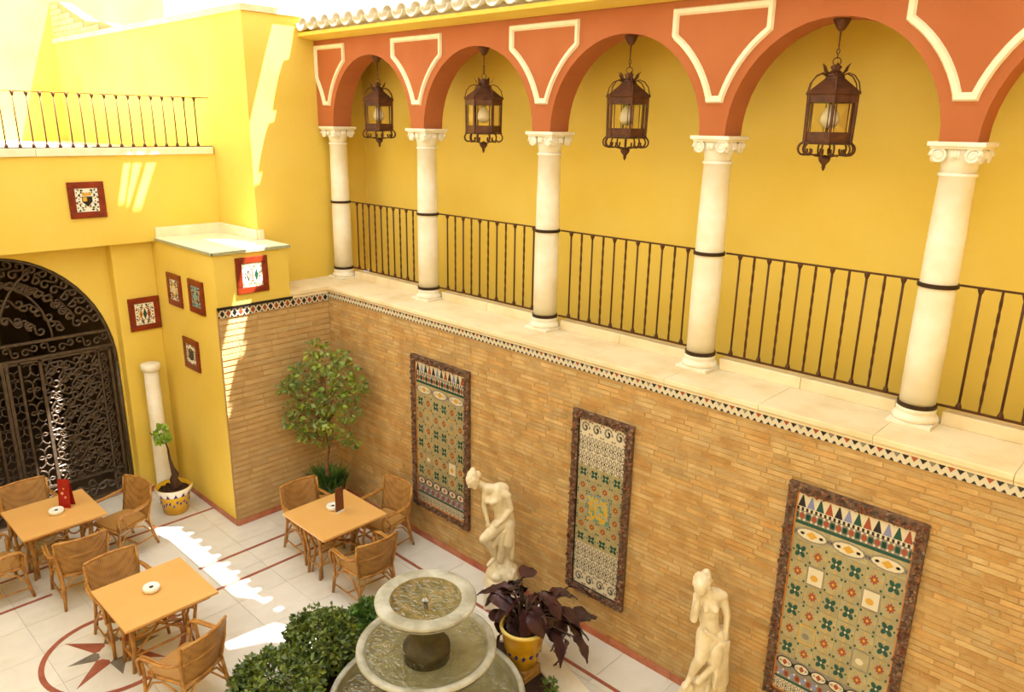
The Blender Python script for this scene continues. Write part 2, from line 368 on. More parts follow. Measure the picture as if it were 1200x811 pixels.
# ledge slabs
lg = sroot('trim_4', 'weathered cream stone ledge carrying the columns')
def ledge_slabs(x0, x1, n):
    for a, b in cut(x0, x1, n):
        MB().prism([(-0.03, H_LG), (-0.034, H_LG-0.012), (-0.034, H_LG-0.045), (-0.014, H_LG-0.07), (-0.014, H_BD+0.012), (0.10, H_BD+0.012), (0.72, H_BD+0.012), (0.72, H_LG)], a, b, 'x').build('ledge_slab', LEDGE, lg)
ledge_slabs(-0.0, XE, 11)
for a, b in cut(-0.6, 0.72, 3):
    MB().prism([(-0.62, H_LG-0.05), (0.014, H_LG-0.05), (0.014, H_BD), (0.028, H_LG-0.045), (0.03, H_LG), (-0.62, H_LG)][0:0] or [(-0.62, H_BD), (0.0, H_BD), (0.0, H_LG), (-0.62, H_LG)], a, b, 'y').build('ledge_slab', LEDGE, lg)
MB().prism([(0.0, H_BD), (0.014, H_BD), (0.014, H_LG-0.07), (0.03, H_LG-0.045), (0.03, H_LG), (0.0, H_LG)], -0.6, -0.03, 'y').build('ledge_nosing', LEDGE, lg)
struct(bx('floor_gallery', (X_TW, 0.68, 2.8), (XE, 1.2, 2.95), LEDGE))
for a, b in [q for k in range(5) for q in cut(CX[k]+0.172, CX[k+1]-0.172, 2)]: MB().box((a, 0.60, H_LG), (b, 0.72, H_LG+0.11)).build('gallery_curb', LEDGE, lg, 0.006)

# ------------------------------------------------------------------ yellow masses on the left
wl = struct(bx('wall_left', (X_PI-0.2, YB, 0), (-0.05, 0.7, H_BD), YELD), 'deep yellow side face of the projecting box beside the gate')
MB().box((X_PI-0.2, YB, H_BD+0.0), (-0.0, -0.6, Z_BOX)).build('box_block', YELD, wl)
cap = MB(); cap.prism([(X_UP, YB-0.02), (0.025, YB-0.02), (0.025, -0.58), (X_TW, -0.58), (X_TW, Y_TW+.02), (X_UP, Y_TW+.02)], Z_BOX, Z_BOX+0.03)
cap.build('box_coping', CREAM, wl, 0.004)
mb = MB(); mb.box((X_UP+0.02, YB-0.028, Z_BOX-0.012), (0.033, YB-0.018, Z_BOX+0.024)); mb.box((0.023, YB-0.028, Z_BOX-0.012), (0.033, -0.57, Z_BOX+0.024))
mb.build('glazed_edge', mat('sage_glaze', srgb(150, 160, 128), 0.3, srgb(180, 176, 140), 30), wl)
for nm, a, b in (('box_skirting', (X_UP, YB, Z_BOX+0.03), (X_UP+0.035, Y_TW, Z_BOX+0.17)), ('box_skirting', (X_UP+0.035, Y_TW-0.035, Z_BOX+0.03), (X_TW, Y_TW, Z_BOX+0.17)), ('box_skirting', (X_TW, Y_TW, Z_BOX+0.03), (X_TW+0.03, -0.6, Z_BOX+0.17))):
    MB().box(a, b).build(nm, CREAM, wl, 0.006)
# stair tower
tw = struct(bx('wall_tower', (-8.0, Y_TW, H_LG), (X_TW, 1.5, 6.78), YEL), 'tall yellow plaster block rising beside the arcade')
MB().box((-8.0, Y_TW-0.03, 6.78), (X_TW+0.04, 1.5, 6.86)).build('coping', mat('clay_coping', srgb(226, 186, 140), 0.8, srgb(236, 204, 160), 5, 0.2), tw)
# brick parapet on the far end of the terrace wall
pb = MB(); pb.prism([(-8.0, 6.86), (-4.9, 6.86), (-5.4, 6.98), (-6.2, 7.05), (-7.0, 7.3), (-7.5, 7.48), (-8.0, 7.5)], Y_TW+0.02, Y_TW+0.25, 'y')
par = struct(pb.build('wall_parapet', mat('pale_mortar', srgb(160, 124, 92), 0.9)), 'pale brick parapet stepping down along the terrace wall')
pbm = mat('pale_pink_brick', srgb(208, 170, 132), 0.85, srgb(196, 156, 118), 6, 0.2, rnd=0.1)
for r in range(6):
    z = 6.87+r*0.1; top = lambda x: 7.5 if x < -7.5 else (7.48-(x+7.5)*0.36 if x < -7 else (7.3-(x+7)*0.31 if x < -6.2 else 7.05-(x+6.2)*0.12))
    x = -8.0-(r % 2)*0.15
    while x < -5.3:
        if z+0.09 < top(min(x+0.3, -5.0)): MB().box((max(x, -8.0), Y_TW+0.005, z), (x+0.285, Y_TW+0.03, z+0.088)).build('brick', pbm, par)
        x += 0.3
# upper wall with balcony
wu = struct(bx('wall_upper', (X_UP-0.3, -7.5, Z_UP0), (X_UP, Y_TW, Z_UP1), YEL), 'yellow plaster wall under the balcony with one tile plaque')
for a, b in cut(-7.5, Y_TW-0.02, 6): MB().box((X_UP-0.3, a, Z_UP1), (X_UP+0.035, b, Z_UP1+0.10)).build('balcony_slab', CREAM, wu, 0.006)
struct(bx('floor_terrace', (-8.0, -7.5, 4.7), (X_UP-0.3, Y_TW, Z_UP1+0.02), mat('terrace_paving', srgb(238, 226, 200), 0.8, srgb(226, 208, 170), 2)))
struct(bx('wall_terrace', (-8.3, -7.5, 3.0), (-8.0, 1.5, 9.5), YELP), 'pale yellow sunlit wall beyond the terrace')
# gate wall with arched opening
GY, GA, GZ, GB = -3.62, 1.40, 2.05, 1.66
def arch_pt(t): return (GY+GA*math.cos(t), GZ+GB*math.sin(t))
gw = MB(); N_ = 28
ring_i = [(GY+GA, 0.0)]+[arch_pt(PI*i/N_) for i in range(N_+1)]+[(GY-GA, 0.0)]
for k in range(len(ring_i)-1):
    p, q = ring_i[k], ring_i[k+1]
    def outp(p):
        if p[1] <= GZ: return (Y_TW-.96 if p[0] > GY else -7.5, p[1])
        return (min(max(GY+(p[0]-GY)*3.0, -7.5), YB), Z_UP0) if abs(p[0]-GY) < GA*0.75 else ((YB if p[0] > GY else -7.5), p[1]+0.0 if False else Z_UP0 if abs(p[0]-GY) < GA*0.8 else p[1])
    po, qo = outp(p), outp(q)
    gw.add([(X_GT, p[0], p[1]), (X_GT, q[0], q[1]), (X_GT, qo[0], qo[1]), (X_GT, po[0], po[1])], [(0, 1, 2, 3)])
    gw.add([(X_GT, p[0], p[1]), (X_GT, q[0], q[1]), (X_GT-0.22, q[0], q[1]), (X_GT-0.22, p[0], p[1])], [(0, 1, 2, 3)])
gate_wall = struct(gw.build('wall_gate', YELD), 'deep yellow wall with the arched gate opening')
MB().box((X_GT-0.2, -2.20, 0), (X_PI, YB, Z_UP0)).build('pilaster', YELD, gate_wall, 0.01)
# dark passage behind the gate
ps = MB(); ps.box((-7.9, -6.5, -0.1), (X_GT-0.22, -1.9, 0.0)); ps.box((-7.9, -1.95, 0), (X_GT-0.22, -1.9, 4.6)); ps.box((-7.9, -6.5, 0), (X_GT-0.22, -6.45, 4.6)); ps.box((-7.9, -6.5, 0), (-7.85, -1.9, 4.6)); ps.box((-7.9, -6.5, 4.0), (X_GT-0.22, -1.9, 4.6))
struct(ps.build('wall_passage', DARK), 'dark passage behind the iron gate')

# ------------------------------------------------------------------ gallery wall, arcade, roof
struct(bx('wall_gallery', (X_TW, 1.16, 2.9), (XE, 1.4, 6.47), YELG), 'golden yellow plaster wall behind the arcade')
R_A = 0.0; arcade = MB(); YF, YBK = 0.38, 0.68; ZT = 6.52; NA = 24
for k in range(5):
    x0, x1 = CX[k]+0.125, CX[k+1]-0.125; cx, r = (x0+x1)/2, (x1-x0)/2; rz = 0.905
    pts = [(cx-r*math.cos(PI*i/NA), Z_CAP+rz*math.sin(PI*i/NA)) for i in range(NA+1)]
    for i in range(NA):
        p, q = pts[i], pts[i+1]
        for y, fl in ((YF, 0), (YBK, 1)):
            arcade.add([(p[0], y, p[1]), (q[0], y, q[1]), (q[0], y, ZT), (p[0], y, ZT)], [(3, 2, 1, 0) if not fl else (0, 1, 2, 3)])
        arcade.add([(p[0], YF, p[1]), (q[0], YF, q[1]), (q[0], YBK, q[1]), (p[0], YBK, p[1])], [(0, 3, 2, 1)], 0, None, True)
for k, c in enumerate(CX):
    a, b = (c-0.125 if k else X_TW), (c+0.125 if k < 5 else XE)
    arcade.box((a, YF, Z_CAP), (b, YBK, ZT))
wa = struct(arcade.build('wall_arcade', ORA), 'terracotta orange wall of round arches on white columns')
def spandrel(c, left=True, right=True):
    # cream moulding: heart-shaped shield outline following the two arches
    rz = 0.905
    def side(off, sgn):
        k = CX.index(c); 
        if sgn > 0: x0, x1 = c+0.125, (CX[k+1]-0.125 if k < 5 else c+1.9)
        else: x0, x1 = c-0.125, (CX[k-1]+0.125 if k > 0 else c-1.75)
        cx, r = (x0+x1)/2, abs(x1-x0)/2; out = []
        for i in range(13):
            t = math.radians(10+54*i/12); rr = off
            x = cx-sgn*(r+rr)*math.cos(t); z = Z_CAP+(rz+rr)*math.sin(t)
            out.append((x, z))
        return out
    def outline(off, zb, zt, wx):
        rgt = [p for p in side(off, 1) if zb < p[1] < zt-0.16 and p[0]-c < wx]; lft = [p for p in side(off, -1) if zb < p[1] < zt-0.16 and c-p[0] < wx]
        res = []
        if rgt: res += [(max(c+0.012, c+(rgt[0][0]-c)*0.9), zb)]+rgt+[(c+wx, rgt[-1][1]+0.03), (c+wx, zt)]
        res += [(c-wx, zt), (c-wx, lft[-1][1]+0.03)]+lft[::-1]+[(min(c-0.012, c+(lft[0][0]-c)*0.9), zb)]
        return res
    o, i = outline(0.085, 5.635, 6.435, 0.475), outline(0.15, 5.75, 6.36, 0.41)
    return o, i
def moulding(c, clipx=None):
    o, i = spandrel(c)
    n = 40
    def resample(P):
        P = P+[P[0]]; L = [0]
        for a, b in zip(P, P[1:]): L.append(L[-1]+math.hypot(b[0]-a[0], b[1]-a[1]))
        return P, L
    # loft outer->inner through nearest matched points
    mb = MB(); m = min(len(o), len(i))
    def lerp(P, t):
        Q, L = resample(P); d = t*L[-1]
        for k in range(len(L)-1):
            if d <= L[k+1]+1e-9:
                s = (d-L[k])/max(L[k+1]-L[k], 1e-9); return (Q[k][0]+(Q[k+1][0]-Q[k][0])*s, Q[k][1]+(Q[k+1][1]-Q[k][1])*s)
        return Q[-1]
    return o, i
def ring_mesh(path, w, depth, y0, clip=None):
    """closed mitred moulding strip following path (x,z); w inward width"""
    n = len(path); area = sum(path[k][0]*path[(k+1) % n][1]-path[(k+1) % n][0]*path[k][1] for k in range(n))
    if area < 0: path = path[::-1]
    inn = []
    for k in range(n):
        a, b, c = Vector(path[k-1]), Vector(path[k]), Vector(path[(k+1) % n])
        d1, d2 = (b-a).normalized(), (c-b).normalized(); n1, n2 = Vector((-d1.y, d1.x)), Vector((-d2.y, d2.x))
        m = n1+n2; m = m/max(m.dot(n1), 0.35) if m.length > 1e-6 else n1
        inn.append(b+m*w)
    vs = []; fs = []
    for k in range(n):
        p, q = path[k], inn[k]; mid1 = (p[0]+(q[0]-p[0])*.2, p[1]+(q[1]-p[1])*.2); mid2 = (p[0]+(q[0]-p[0])*.75, p[1]+(q[1]-p[1])*.75)
        vs += [(p[0], y0, p[1]), (mid1[0], y0-depth, mid1[1]), (mid2[0], y0-depth*0.75, mid2[1]), (q[0], y0, q[1])]
    for k in range(n):
        j = (k+1) % n
        for s in range(3): fs.append((k*4+s, j*4+s, j*4+s+1, k*4+s+1))
    return vs, fs
for k, c in enumerate(CX[:5]):
    o, _ = spandrel(c)
    if k == 0: o = [(max(p[0], X_TW+0.002), p[1]) for p in o]
    q = [o[0]]
    for p in o[1:]:
        if math.hypot(p[0]-q[-1][0], p[1]-q[-1][1]) > 0.012: q.append(p)
    vs, fs = ring_mesh(q, 0.062, 0.028, YF)
    mb = MB(); mb.add(vs, fs); mb.build('spandrel_moulding', CREAM, wa)
cor = sroot('trim_5', 'yellow plaster cornice under the roof tiles')
MB().prism([(YF-0.015, 6.495), (YF-0.10, 6.505), (YF-0.25, 6.535), (YF-0.25, 6.58), (1.4, 6.66), (1.4, 6.52), (YF-0.015, 6.52)], X_TW, XE, 'x').build('cornice', YEL, cor)
roof = struct(bx('roof', (X_TW, 0.35, 6.60), (XE, 1.5, 6.67), ROOFT), 'near-white clay tile roof over the arcade')
PITCH_T = 0.262
def half_tile(up):
    mb = MB(); n = 8; L_ = 1.35; vs = []; fs = []
    for yy, r in ((0, 0.105), (L_, 0.09)):
        for rr in (r, r-0.017):
            for i in range(n+1):
                a = PI*i/n; s = 1 if up else -1
                vs.append((rr*math.cos(a), yy, s*rr*math.sin(a)*0.95+yy*0.30))
    m = n+1
    for i in range(n):
        fs += [(i, i+1, 2*m+i+1, 2*m+i), (m+i, 3*m+i, 3*m+i+1, m+i+1), (i, m+i, m+i+1, i+1), (2*m+i, 2*m+i+1, 3*m+i+1, 3*m+i)]
    fs += [(0, 2*m, 3*m, m), (n, m+n, 3*m+n, 2*m+n)]
    mb.add(vs, fs, 0, None, True); return mb.mesh('roof_tile', ROOFT)
ume, cme = half_tile(False), half_tile(True)
x = X_TW+0.12; k = 0
while x < XE:
    link('pan_tile', ume, roof, 0, (x, 0.10, 6.69)); link('cover_tile', cme, roof, 0, (x+PITCH_T/2, 0.06, 6.655)); x += PITCH_T

# awning over the courtyard (sun leaks along its edge and through its gaps)
def awning():
    cu = bpy.data.curves.new('awning', 'CURVE'); cu.dimensions = '2D'; cu.fill_mode = 'BOTH'
    outer = [(-0.86, -8.2), (10.6, -8.2), (10.6, 0.62), (4.95, 0.60), (4.72, 0.47), (4.2, 0.41), (4.0, 0.27), (2.2, 0.25), (1.9, 0.19), (1.2, 0.17), (0.5, 0.17), (-0.12, 0.15), (-0.86, 0.20)]
    holes = [[(-0.26, -1.02), (-0.08, -0.86), (0.35, -0.48), (0.33, -0.95), (0.17, -1.0), (-0.06, -1.03)],
             [(-0.78, -0.92), (-0.78, -0.84), (-0.61, -0.80), (-0.61, -0.87)], [(-0.78, -0.80), (-0.78, -0.69), (-0.60, -0.73), (-0.60, -0.76)],
             [(-0.78, -0.62), (-0.78, -0.50), (-0.58, -0.56), (-0.58, -0.66)],
             [(4.72, -0.22), (4.82, -0.24), (4.98, 0.10), (5.12, 0.22), (4.95, 0.38), (4.78, 0.30)],
             [(5.25, 0.46), (5.4, 0.38), (5.75, 0.5), (5.6, 0.56), (5.4, 0.56)]]
    for P in [outer]+holes:
        sp = cu.splines.new('POLY'); sp.points.add(len(P)-1); sp.use_cyclic_u = True
        for pt, q in zip(sp.points, P): pt.co = (q[0], q[1], 0, 1)
    t = bpy.data.objects.new('tmp', cu); COL.objects.link(t); dg = bpy.context.evaluated_depsgraph_get(); dg.update()
    me = bpy.data.meshes.new_from_object(t.evaluated_get(dg)); bpy.data.objects.remove(t)
    me.materials.clear(); me.materials.append(CANVAS); o = link('awning', me, None, 0, (0, 0, 7.8))
    return tag(o, 'cream canvas awning stretched over the courtyard', 'awning')
awning()
# the other two sides of the courtyard
struct(bx('wall_front', (-2.3, -8.6, 0), (11, -8.3, 6.9), YEL), 'yellow wall across the courtyard')
struct(bx('wall_near', (10.7, -8.3, 0), (11, 1.4, 6.9), YEL), 'yellow wall of the near side of the courtyard')
# ------------------------------------------------------------------ columns
ORD = ['beside the yellow tower wall', 'second from the yellow tower wall', 'third from the yellow tower wall', 'fourth from the yellow tower wall', 'fifth from the yellow tower wall', 'past the last railing']
def column(c, lab):
    t = thing('marble_column', lab, 'column', (c, YC, H_LG), 0, 'white columns of the arcade')
    MB().box((-0.165, -0.165, 0), (0.165, 0.165, 0.03)).build('plinth', MARB, t, 0.004)
    MB().lathe([(0.165, 0.03), (0.172, 0.05), (0.16, 0.075), (0.145, 0.085), (0.142, 0.10), (0.15, 0.115), (0.142, 0.135), (0.134, 0.14)], 28).build('base_moulding', MARB, t)
    hz = Z_CAP-H_LG
    MB().lathe([(0.133, 0.13), (0.135, 0.7), (0.128, 1.5), (0.120, hz-0.25), (0.132, hz-0.245), (0.132, hz-0.225), (0.119, hz-0.22)], 28).build('shaft', MARB, t)
    for z in (Z_R1, Z_R2): MB().lathe([(0.133, z-H_LG-0.016), (0.146, z-H_LG-0.016), (0.146, z-H_LG+0.016), (0.133, z-H_LG+0.016)], 28, cap=False, smooth=False).build('iron_band', BAND, t)
    cp = MB().lathe([(0.118, hz-0.225), (0.125, hz-0.16), (0.15, hz-0.10), (0.158, hz-0.04)], 24).build('capital', MARB, t)
    mb = MB(); a = 0.19
    mb.box((-a, -a, hz-0.032), (a, a, hz)); mb.box((-a+.018, -a+.018, hz-0.05), (a-.018, a-.018, hz-0.03)); mb.build('abacus', MARB, cp, 0.004)
    vol = MB()
    for s1 in (-1, 1):
        for ax in (0, 1):
            for s2 in (-1, 1):
                pts = []
                for i in range(22):
                    th = i*0.62; r = 0.06*(1-i/24)
                    u, v = 0.112*s2+s2*r*math.cos(th), hz-0.098+r*math.sin(th)
                    pts.append((u, s1*0.155, v) if ax == 0 else (s1*0.155, u, v))
                vol.tube(pts, 0.0125, 5)
                ctr = (0.112*s2, s1*0.145, hz-0.098) if ax == 0 else (s1*0.145, 0.112*s2, hz-0.098)
                vol.sphere(ctr, (0.045, 0.018, 0.045) if ax == 0 else (0.018, 0.045, 0.045), 10, 6)
            ctr = (0, s1*0.155, hz-0.085) if ax == 0 else (s1*0.155, 0, hz-0.085)
            for d in (-1, 0, 1):
                c2 = (ctr[0]+(d*0.02 if ax == 0 else 0), ctr[1]+(d*0.02 if ax else 0), ctr[2]-abs(d)*0.004)
                vol.sphere(c2, (0.014, 0.014, 0.035), 8, 5)
    vol.build('volutes', MARB, cp)
    return t
for c, l in zip(CX[:5], ORD): column(c, 'white marble column with scrolled capital '+l)

# ------------------------------------------------------------------ gallery railings
def bar_plain(h, r=0.0105):
    mb = MB(); mb.tube([(0, 0, 0), (0, 0, h)], r, 6)
    for z, s in ((0, 1), (h, -1)): mb.lathe([(0.025, z), (0.023, z+s*0.02), (0.012, z+s*0.05), (0.0085, z+s*0.055)] if s > 0 else [(0.0085, z-0.055), (0.012, z-0.05), (0.023, z-0.02), (0.025, z)], 8)
    return mb
def bar_twist(h, r=0.0105):
    mb = MB(); n = 34; vs = []; fs = []
    for i in range(n+1):
        a = i*0.42 if 2 < i < n-2 else (2*0.42 if i <= 2 else (n-2)*0.42)
        for j in range(4): vs.append((1.15*r*math.cos(a+j*PI/2), 1.15*r*math.sin(a+j*PI/2), h*i/n))
    for i in range(n):
        for j in range(4): fs.append((i*4+j, i*4+(j+1) % 4, (i+1)*4+(j+1) % 4, (i+1)*4+j))
    mb.add(vs, fs); return mb
hB = Z_R2-Z_R1; pm, tm = bar_plain(hB).mesh('plain_baluster', IRON), bar_twist(hB).mesh('twisted_baluster', IRON)
BAYL = ['in the bay beside the yellow tower', 'in the second bay from the tower', 'in the third bay from the tower', 'in the fourth bay from the tower', 'in the fifth bay from the tower']
for k in range(5):
    x0, x1 = CX[k]+0.13, CX[k+1]-0.13
    t = thing('gallery_railing', 'brown iron railing of plain and twisted bars '+BAYL[k], 'railing', (x0, 0.62, H_LG), 0, 'railings between the columns')
    L_ = x1-x0
    for z in (Z_R1, Z_R2): MB().box((0, -0.013, z-H_LG-0.007), (L_, 0.013, z-H_LG+0.007)).build('rail', IRON, t)
    n = 11; sp = L_/(n+1.0)
    for i in range(n): link('plain_baluster' if i % 2 == 0 else 'twisted_baluster', pm if i % 2 == 0 else tm, t, 0, (sp*(i+1), 0, Z_R1-H_LG))
# upper balcony railing
t = thing('balcony_railing', 'thin rust brown balcony railing above the gate wall', 'railing', (X_UP-0.02, -5.0, Z_UP1+0.1))
hb = 0.66; bm = bar_plain(hb, 0.0095).mesh('balcony_bar', IRONL)
MB().box((-0.012, -2.0, hb), (0.012, 5.0+Y_TW-0.01, hb+0.012)).build('rail', IRONL, t); MB().box((-0.012, -2.0, 0.0), (0.012, 5.0+Y_TW-0.01, 0.012)).build('rail', IRONL, t)
y = -0.895+5.0
while y > -1.9: link('balcony_bar', bm, t, 0, (0, y, 0.005)); y -= 0.1475

# ------------------------------------------------------------------ lanterns
def hexring(r0, z0, r1, z1, n=6): return MB().lathe([(r0, z0), (r1, z1)], n, smooth=False, a0=PI/6)
def lantern():
    t = thing('hanging_lantern', '', 'lantern', (0, 0, 0), 0.35, 'copper lanterns under the arches')
    MB().lathe([(0.066, 0.012), (0.066, -0.005), (0.055, -0.03), (0.03, -0.075), (0.012, -0.09)], 14).build('ceiling_rose', COPPER, t)
    MB().tube([(0, 0, -0.085), (0, 0, -0.2)], 0.006, 6).build('rod', COPPER, t)
    for k, (z, r) in enumerate(((-0.205, 0.016), (-0.236, 0.018), (-0.27, 0.019), (-0.312, 0.03))):
        pts = [((r*0.6*math.cos(a) if k < 3 else r*math.cos(a)) if k % 2 else 0, 0 if k % 2 else r*0.6*math.cos(a), z+r*math.sin(a)) for a in [2*PI*i/12 for i in range(12)]]
        MB().tube(pts, 0.0045, 5, closed=True).build('chain_link', COPPER, t)
    crown = MB().lathe([(0.02, -0.335), (0.045, -0.35), (0.03, -0.375), (0.06, -0.40), (0.075, -0.425)], 12).build('crown', COPPER, t)
    lf = MB()
    for k in range(6):
        a = PI/3*k+PI/6; ca, sa = math.cos(a), math.sin(a)
        P = [(0.055, -0.41), (0.085, -0.385), (0.098, -0.35), (0.12, -0.325)]; wv = [0.02, 0.024, 0.016, 0.002]
        vs = []
        for (r, z), wd in zip(P, wv): vs += [(r*ca-wd*sa, r*sa+wd*ca, z), (r*ca+wd*sa, r*sa-wd*ca, z), ((r-.008)*ca, (r-.008)*sa, z-0.004)]
        fs = []
        for i in range(3):
            for s in range(3): fs.append((i*3+s, i*3+(s+1) % 3, (i+1)*3+(s+1) % 3, (i+1)*3+s))
        lf.add(vs, fs)
    lf.build('crown_leaves', COPPER, crown)
    rf = MB().lathe([(0.07, -0.415), (0.085, -0.44), (0.225, -0.545), (0.232, -0.55), (0.225, -0.562), (0.2, -0.562)], 6, smooth=False, a0=PI/6).build('roof', COPPER, t)
    sc = MB()
    for k in range(6):
        a = PI/3*k+PI/6; ca, sa = math.cos(a), math.sin(a)
        pts = [(r*ca, r*sa, z) for r, z in ((0.07, -0.415), (0.11, -0.40), (0.16, -0.42), (0.2, -0.47), (0.215, -0.53), (0.225, -0.55))]
        sc.tube(pts, 0.0055, 5)
    sc.build('roof_straps', COPPER, rf)
    for za, zb, r in ((-0.562, -0.625, 0.21), (-0.85, -0.925, 0.2)):
        MB().lathe([(r-0.012, zb), (r, zb), (r, za), (r-0.012, za)], 6, cap=False, smooth=False, a0=PI/6).build('body_band', COPPER, t)
    MB().lathe([(0.215, -0.928), (0.222, -0.935), (0.205, -0.945), (0.05, -0.95), (0.0, -0.95)], 6, smooth=False, a0=PI/6).build('floor_plate', COPPER, t)
    for k in range(6):
        a, a2 = PI/3*k+PI/6, PI/3*(k+1)+PI/6
        p, q = Vector((0.205*math.cos(a), 0.205*math.sin(a), 0)), Vector((0.205*math.cos(a2), 0.205*math.sin(a2), 0))
        MB().tube([(p.x, p.y, -0.56), (p.x*0.97, p.y*0.97, -0.93)], 0.0125, 5, smooth=False).build('corner_post', COPPER, t)
        d = (q-p).normalized(); a_, b_ = p*0.965+d*0.03, q*0.965-d*0.03
        MB().add([(a_.x, a_.y, -0.62), (b_.x, b_.y, -0.62), (b_.x*0.985, b_.y*0.985, -0.855), (a_.x*0.985, a_.y*0.985, -0.855)], [(0, 1, 2, 3)]) if False else None
        g = MB(); g.add([(a_.x, a_.y, -0.62), (b_.x, b_.y, -0.62), (b_.x*0.985, b_.y*0.985, -0.855), (a_.x*0.985, a_.y*0.985, -0.855)], [(0, 1, 2, 3)]); pane = g.build('pane', GLASS, t)
        fr = MB()
        fr.tube([(a_.x, a_.y, -0.62), (b_.x, b_.y, -0.62), (b_.x*0.985, b_.y*0.985, -0.855), (a_.x*0.985, a_.y*0.985, -0.855)], 0.006, 4, smooth=False, closed=True)
        fr.build('pane_frame', COPPER, pane)
        am = (a+a2)/2
        for off in (-0.2, 0.2):
            ca, sa = math.cos(am+off*1.6), math.sin(am+off*1.6); pts = []
            for i in range(15):
                th = PI*0.5+i*0.36; r = (0.062-0.0028*i)
                pts.append(((0.175+r*math.cos(-th+PI))*ca, (0.175+r*math.cos(-th+PI))*sa, -0.992+r*math.sin(th)))
            pts = pts+[(0.11*ca, 0.11*sa, -1.025)][:0]
            MB().tube(pts, 0.008, 5).build('scroll', COPPER, t)
        ca, sa = math.cos(am), math.sin(am)
        MB().tube([(0.17*ca, 0.17*sa, -1.035), (0.1*ca, 0.1*sa, -1.03), (0.04*ca, 0.04*sa, -1.045), (0.0, 0.0, -1.07)], 0.007, 5).build('scroll_arm', COPPER, t)
    MB().lathe([(0.0, -1.03), (0.03, -1.035), (0.048, -1.055), (0.042, -1.08), (0.024, -1.10), (0.014, -1.115), (0.016, -1.13), (0.008, -1.15), (0.0, -1.162)], 12).build('finial', COPPER, t)
    bl = MB().lathe([(0.0, -0.825), (0.055, -0.805), (0.076, -0.76), (0.064, -0.705), (0.034, -0.655), (0.024, -0.63), (0.0, -0.625)], 16).build('bulb', BULB, t)
    MB().lathe([(0.026, -0.645), (0.026, -0.575), (0.008, -0.565)], 12).build('lamp_holder', BAND, bl)
    return t
lan = lantern()
LL = ['in the narrow arch next to the yellow tower', 'in the second arch from the yellow tower', 'in the third arch from the yellow tower', 'in the fourth arch, beside the frameless yellow wall']
LL[3] = 'in the fourth arch from the yellow tower'
for k, (xx, ang) in enumerate(((0.61, 0.95), (2.615, 0.25), (4.63, 0.80), (6.62, 0.45))):
    o = lan if k == 0 else copy_tree(lan)
    o.location = (xx, YC, Z_CAP+0.90); o.rotation_euler.z = ang; o['label'] = 'six-sided copper lantern hanging '+LL[k]

# ------------------------------------------------------------------ framed tile plaques
def plaque(label, origin, axis, w_, h_, style):
    t = thing('tile_plaque', label, 'plaque', origin, 0 if axis == 'y' else (PI/2), 'framed tile plaques on the yellow walls')
    # local: x across, y = -out of wall (front at negative y), z up, origin bottom centre
    fwid = 0.082; fr = [MAHOG, REDT]
    for a, b in (((-w_/2, -0.03, 0), (w_/2, 0, fwid)), ((-w_/2, -0.03, h_-fwid), (w_/2, 0, h_)), ((-w_/2, -0.03, fwid+.002), (-w_/2+fwid, 0, h_-fwid-.002)), ((w_/2-fwid, -0.03, fwid+.002), (w_/2, 0, h_-fwid-.002))):
        MB().box(a, b).build('frame_tile', MAHOG, t, 0.006)
    iw, ih = w_/2-fwid-.002, h_-2*fwid-.004
    pn = MB().box((-iw, -0.022, fwid+.002), (iw, 0, fwid+.002+ih)).build('picture_tile', POTW if style != 2 else SKYT, t)
    mo = MB(); cz = h_/2; y0, y1 = -0.0245, -0.022
    rnd = random.Random(style*7+3)
    def disc(cx, cz_, r, mi, n=10, sx=1.0): mo.prism([(cx+sx*r*math.cos(2*PI*i/n), cz_+r*math.sin(2*PI*i/n)) for i in range(n)], y0-rnd.uniform(0, .001), y1, 'y', mi)
    for _ in range(26):
        px, pz, r_, ci = rnd.uniform(.05, .95)*iw, rnd.uniform(.06, .95)*ih/2, rnd.uniform(.006, .013), rnd.choice((0, 0, 3, 1, 7, 7, 2, 6))
        if math.hypot(px, pz) < .07: continue
        for sx in (-1, 1):
            for sz in (-1, 1): disc(sx*px, cz+sz*pz, r_, ci, 6, rnd.uniform(.6, 1.4))
    def poly(P, mi): mo.prism([(p[0], cz+p[1]) for p in P], y0-0.0006-rnd.uniform(0, .0006), y1, 'y', mi)
    if style in (1, 2, 5):
        disc(0, cz, 0.088, 1 if style != 5 else 0, 16)
        disc(0, cz, 0.066, 4 if style == 2 else 5, 16)
        for i in range(8): a = PI/4*i; disc(0.062*math.cos(a), cz+0.062*math.sin(a), 0.02, 0 if i % 2 else 7)
        disc(0, cz, 0.036, 0 if style != 2 else 7, 12); disc(0, cz, 0.02, 1)
    elif style == 3:      # quartered shield under a crown
        poly([(-.062, .045), (-.062, -.02), (0, -.085), (.062, -.02), (.062, .045)], 0)
        poly([(-.054, .038), (-.054, -.016), (-.003, -.016), (-.003, .038)], 1); poly([(.003, .038), (.003, -.016), (.054, -.016), (.054, .038)], 6)
        poly([(-.05, -.022), (-.003, -.072), (-.003, -.022)], 6); poly([(.05, -.022), (.003, -.022), (.003, -.072)], 1)
        poly([(-.05, .055), (.05, .055), (.06, .1), (.025, .075), (0, .105), (-.025, .075), (-.06, .1)], 1)
    else:                 # lozenges and leaf sprays
        for i in (-1, 0, 1):
            c_ = i*.055; poly([(c_, .085), (c_-.026, .0), (c_, -.085), (c_+.026, .0)], (0, 7, 3)[i+1] if style == 4 else (1, 3, 6)[i+1]); poly([(c_, .045), (c_-.013, .0), (c_, -.045), (c_+.013, .0)], (5, 6, 1)[i+1] if style == 4 else (6, 5, 0)[i+1])
    mo.build('painted_motif', [BLACKT, YELT, POTB, GREENT, SKYT, WHT, REDT, GREYT], pn)['kind'] = 'stuff'
    return t
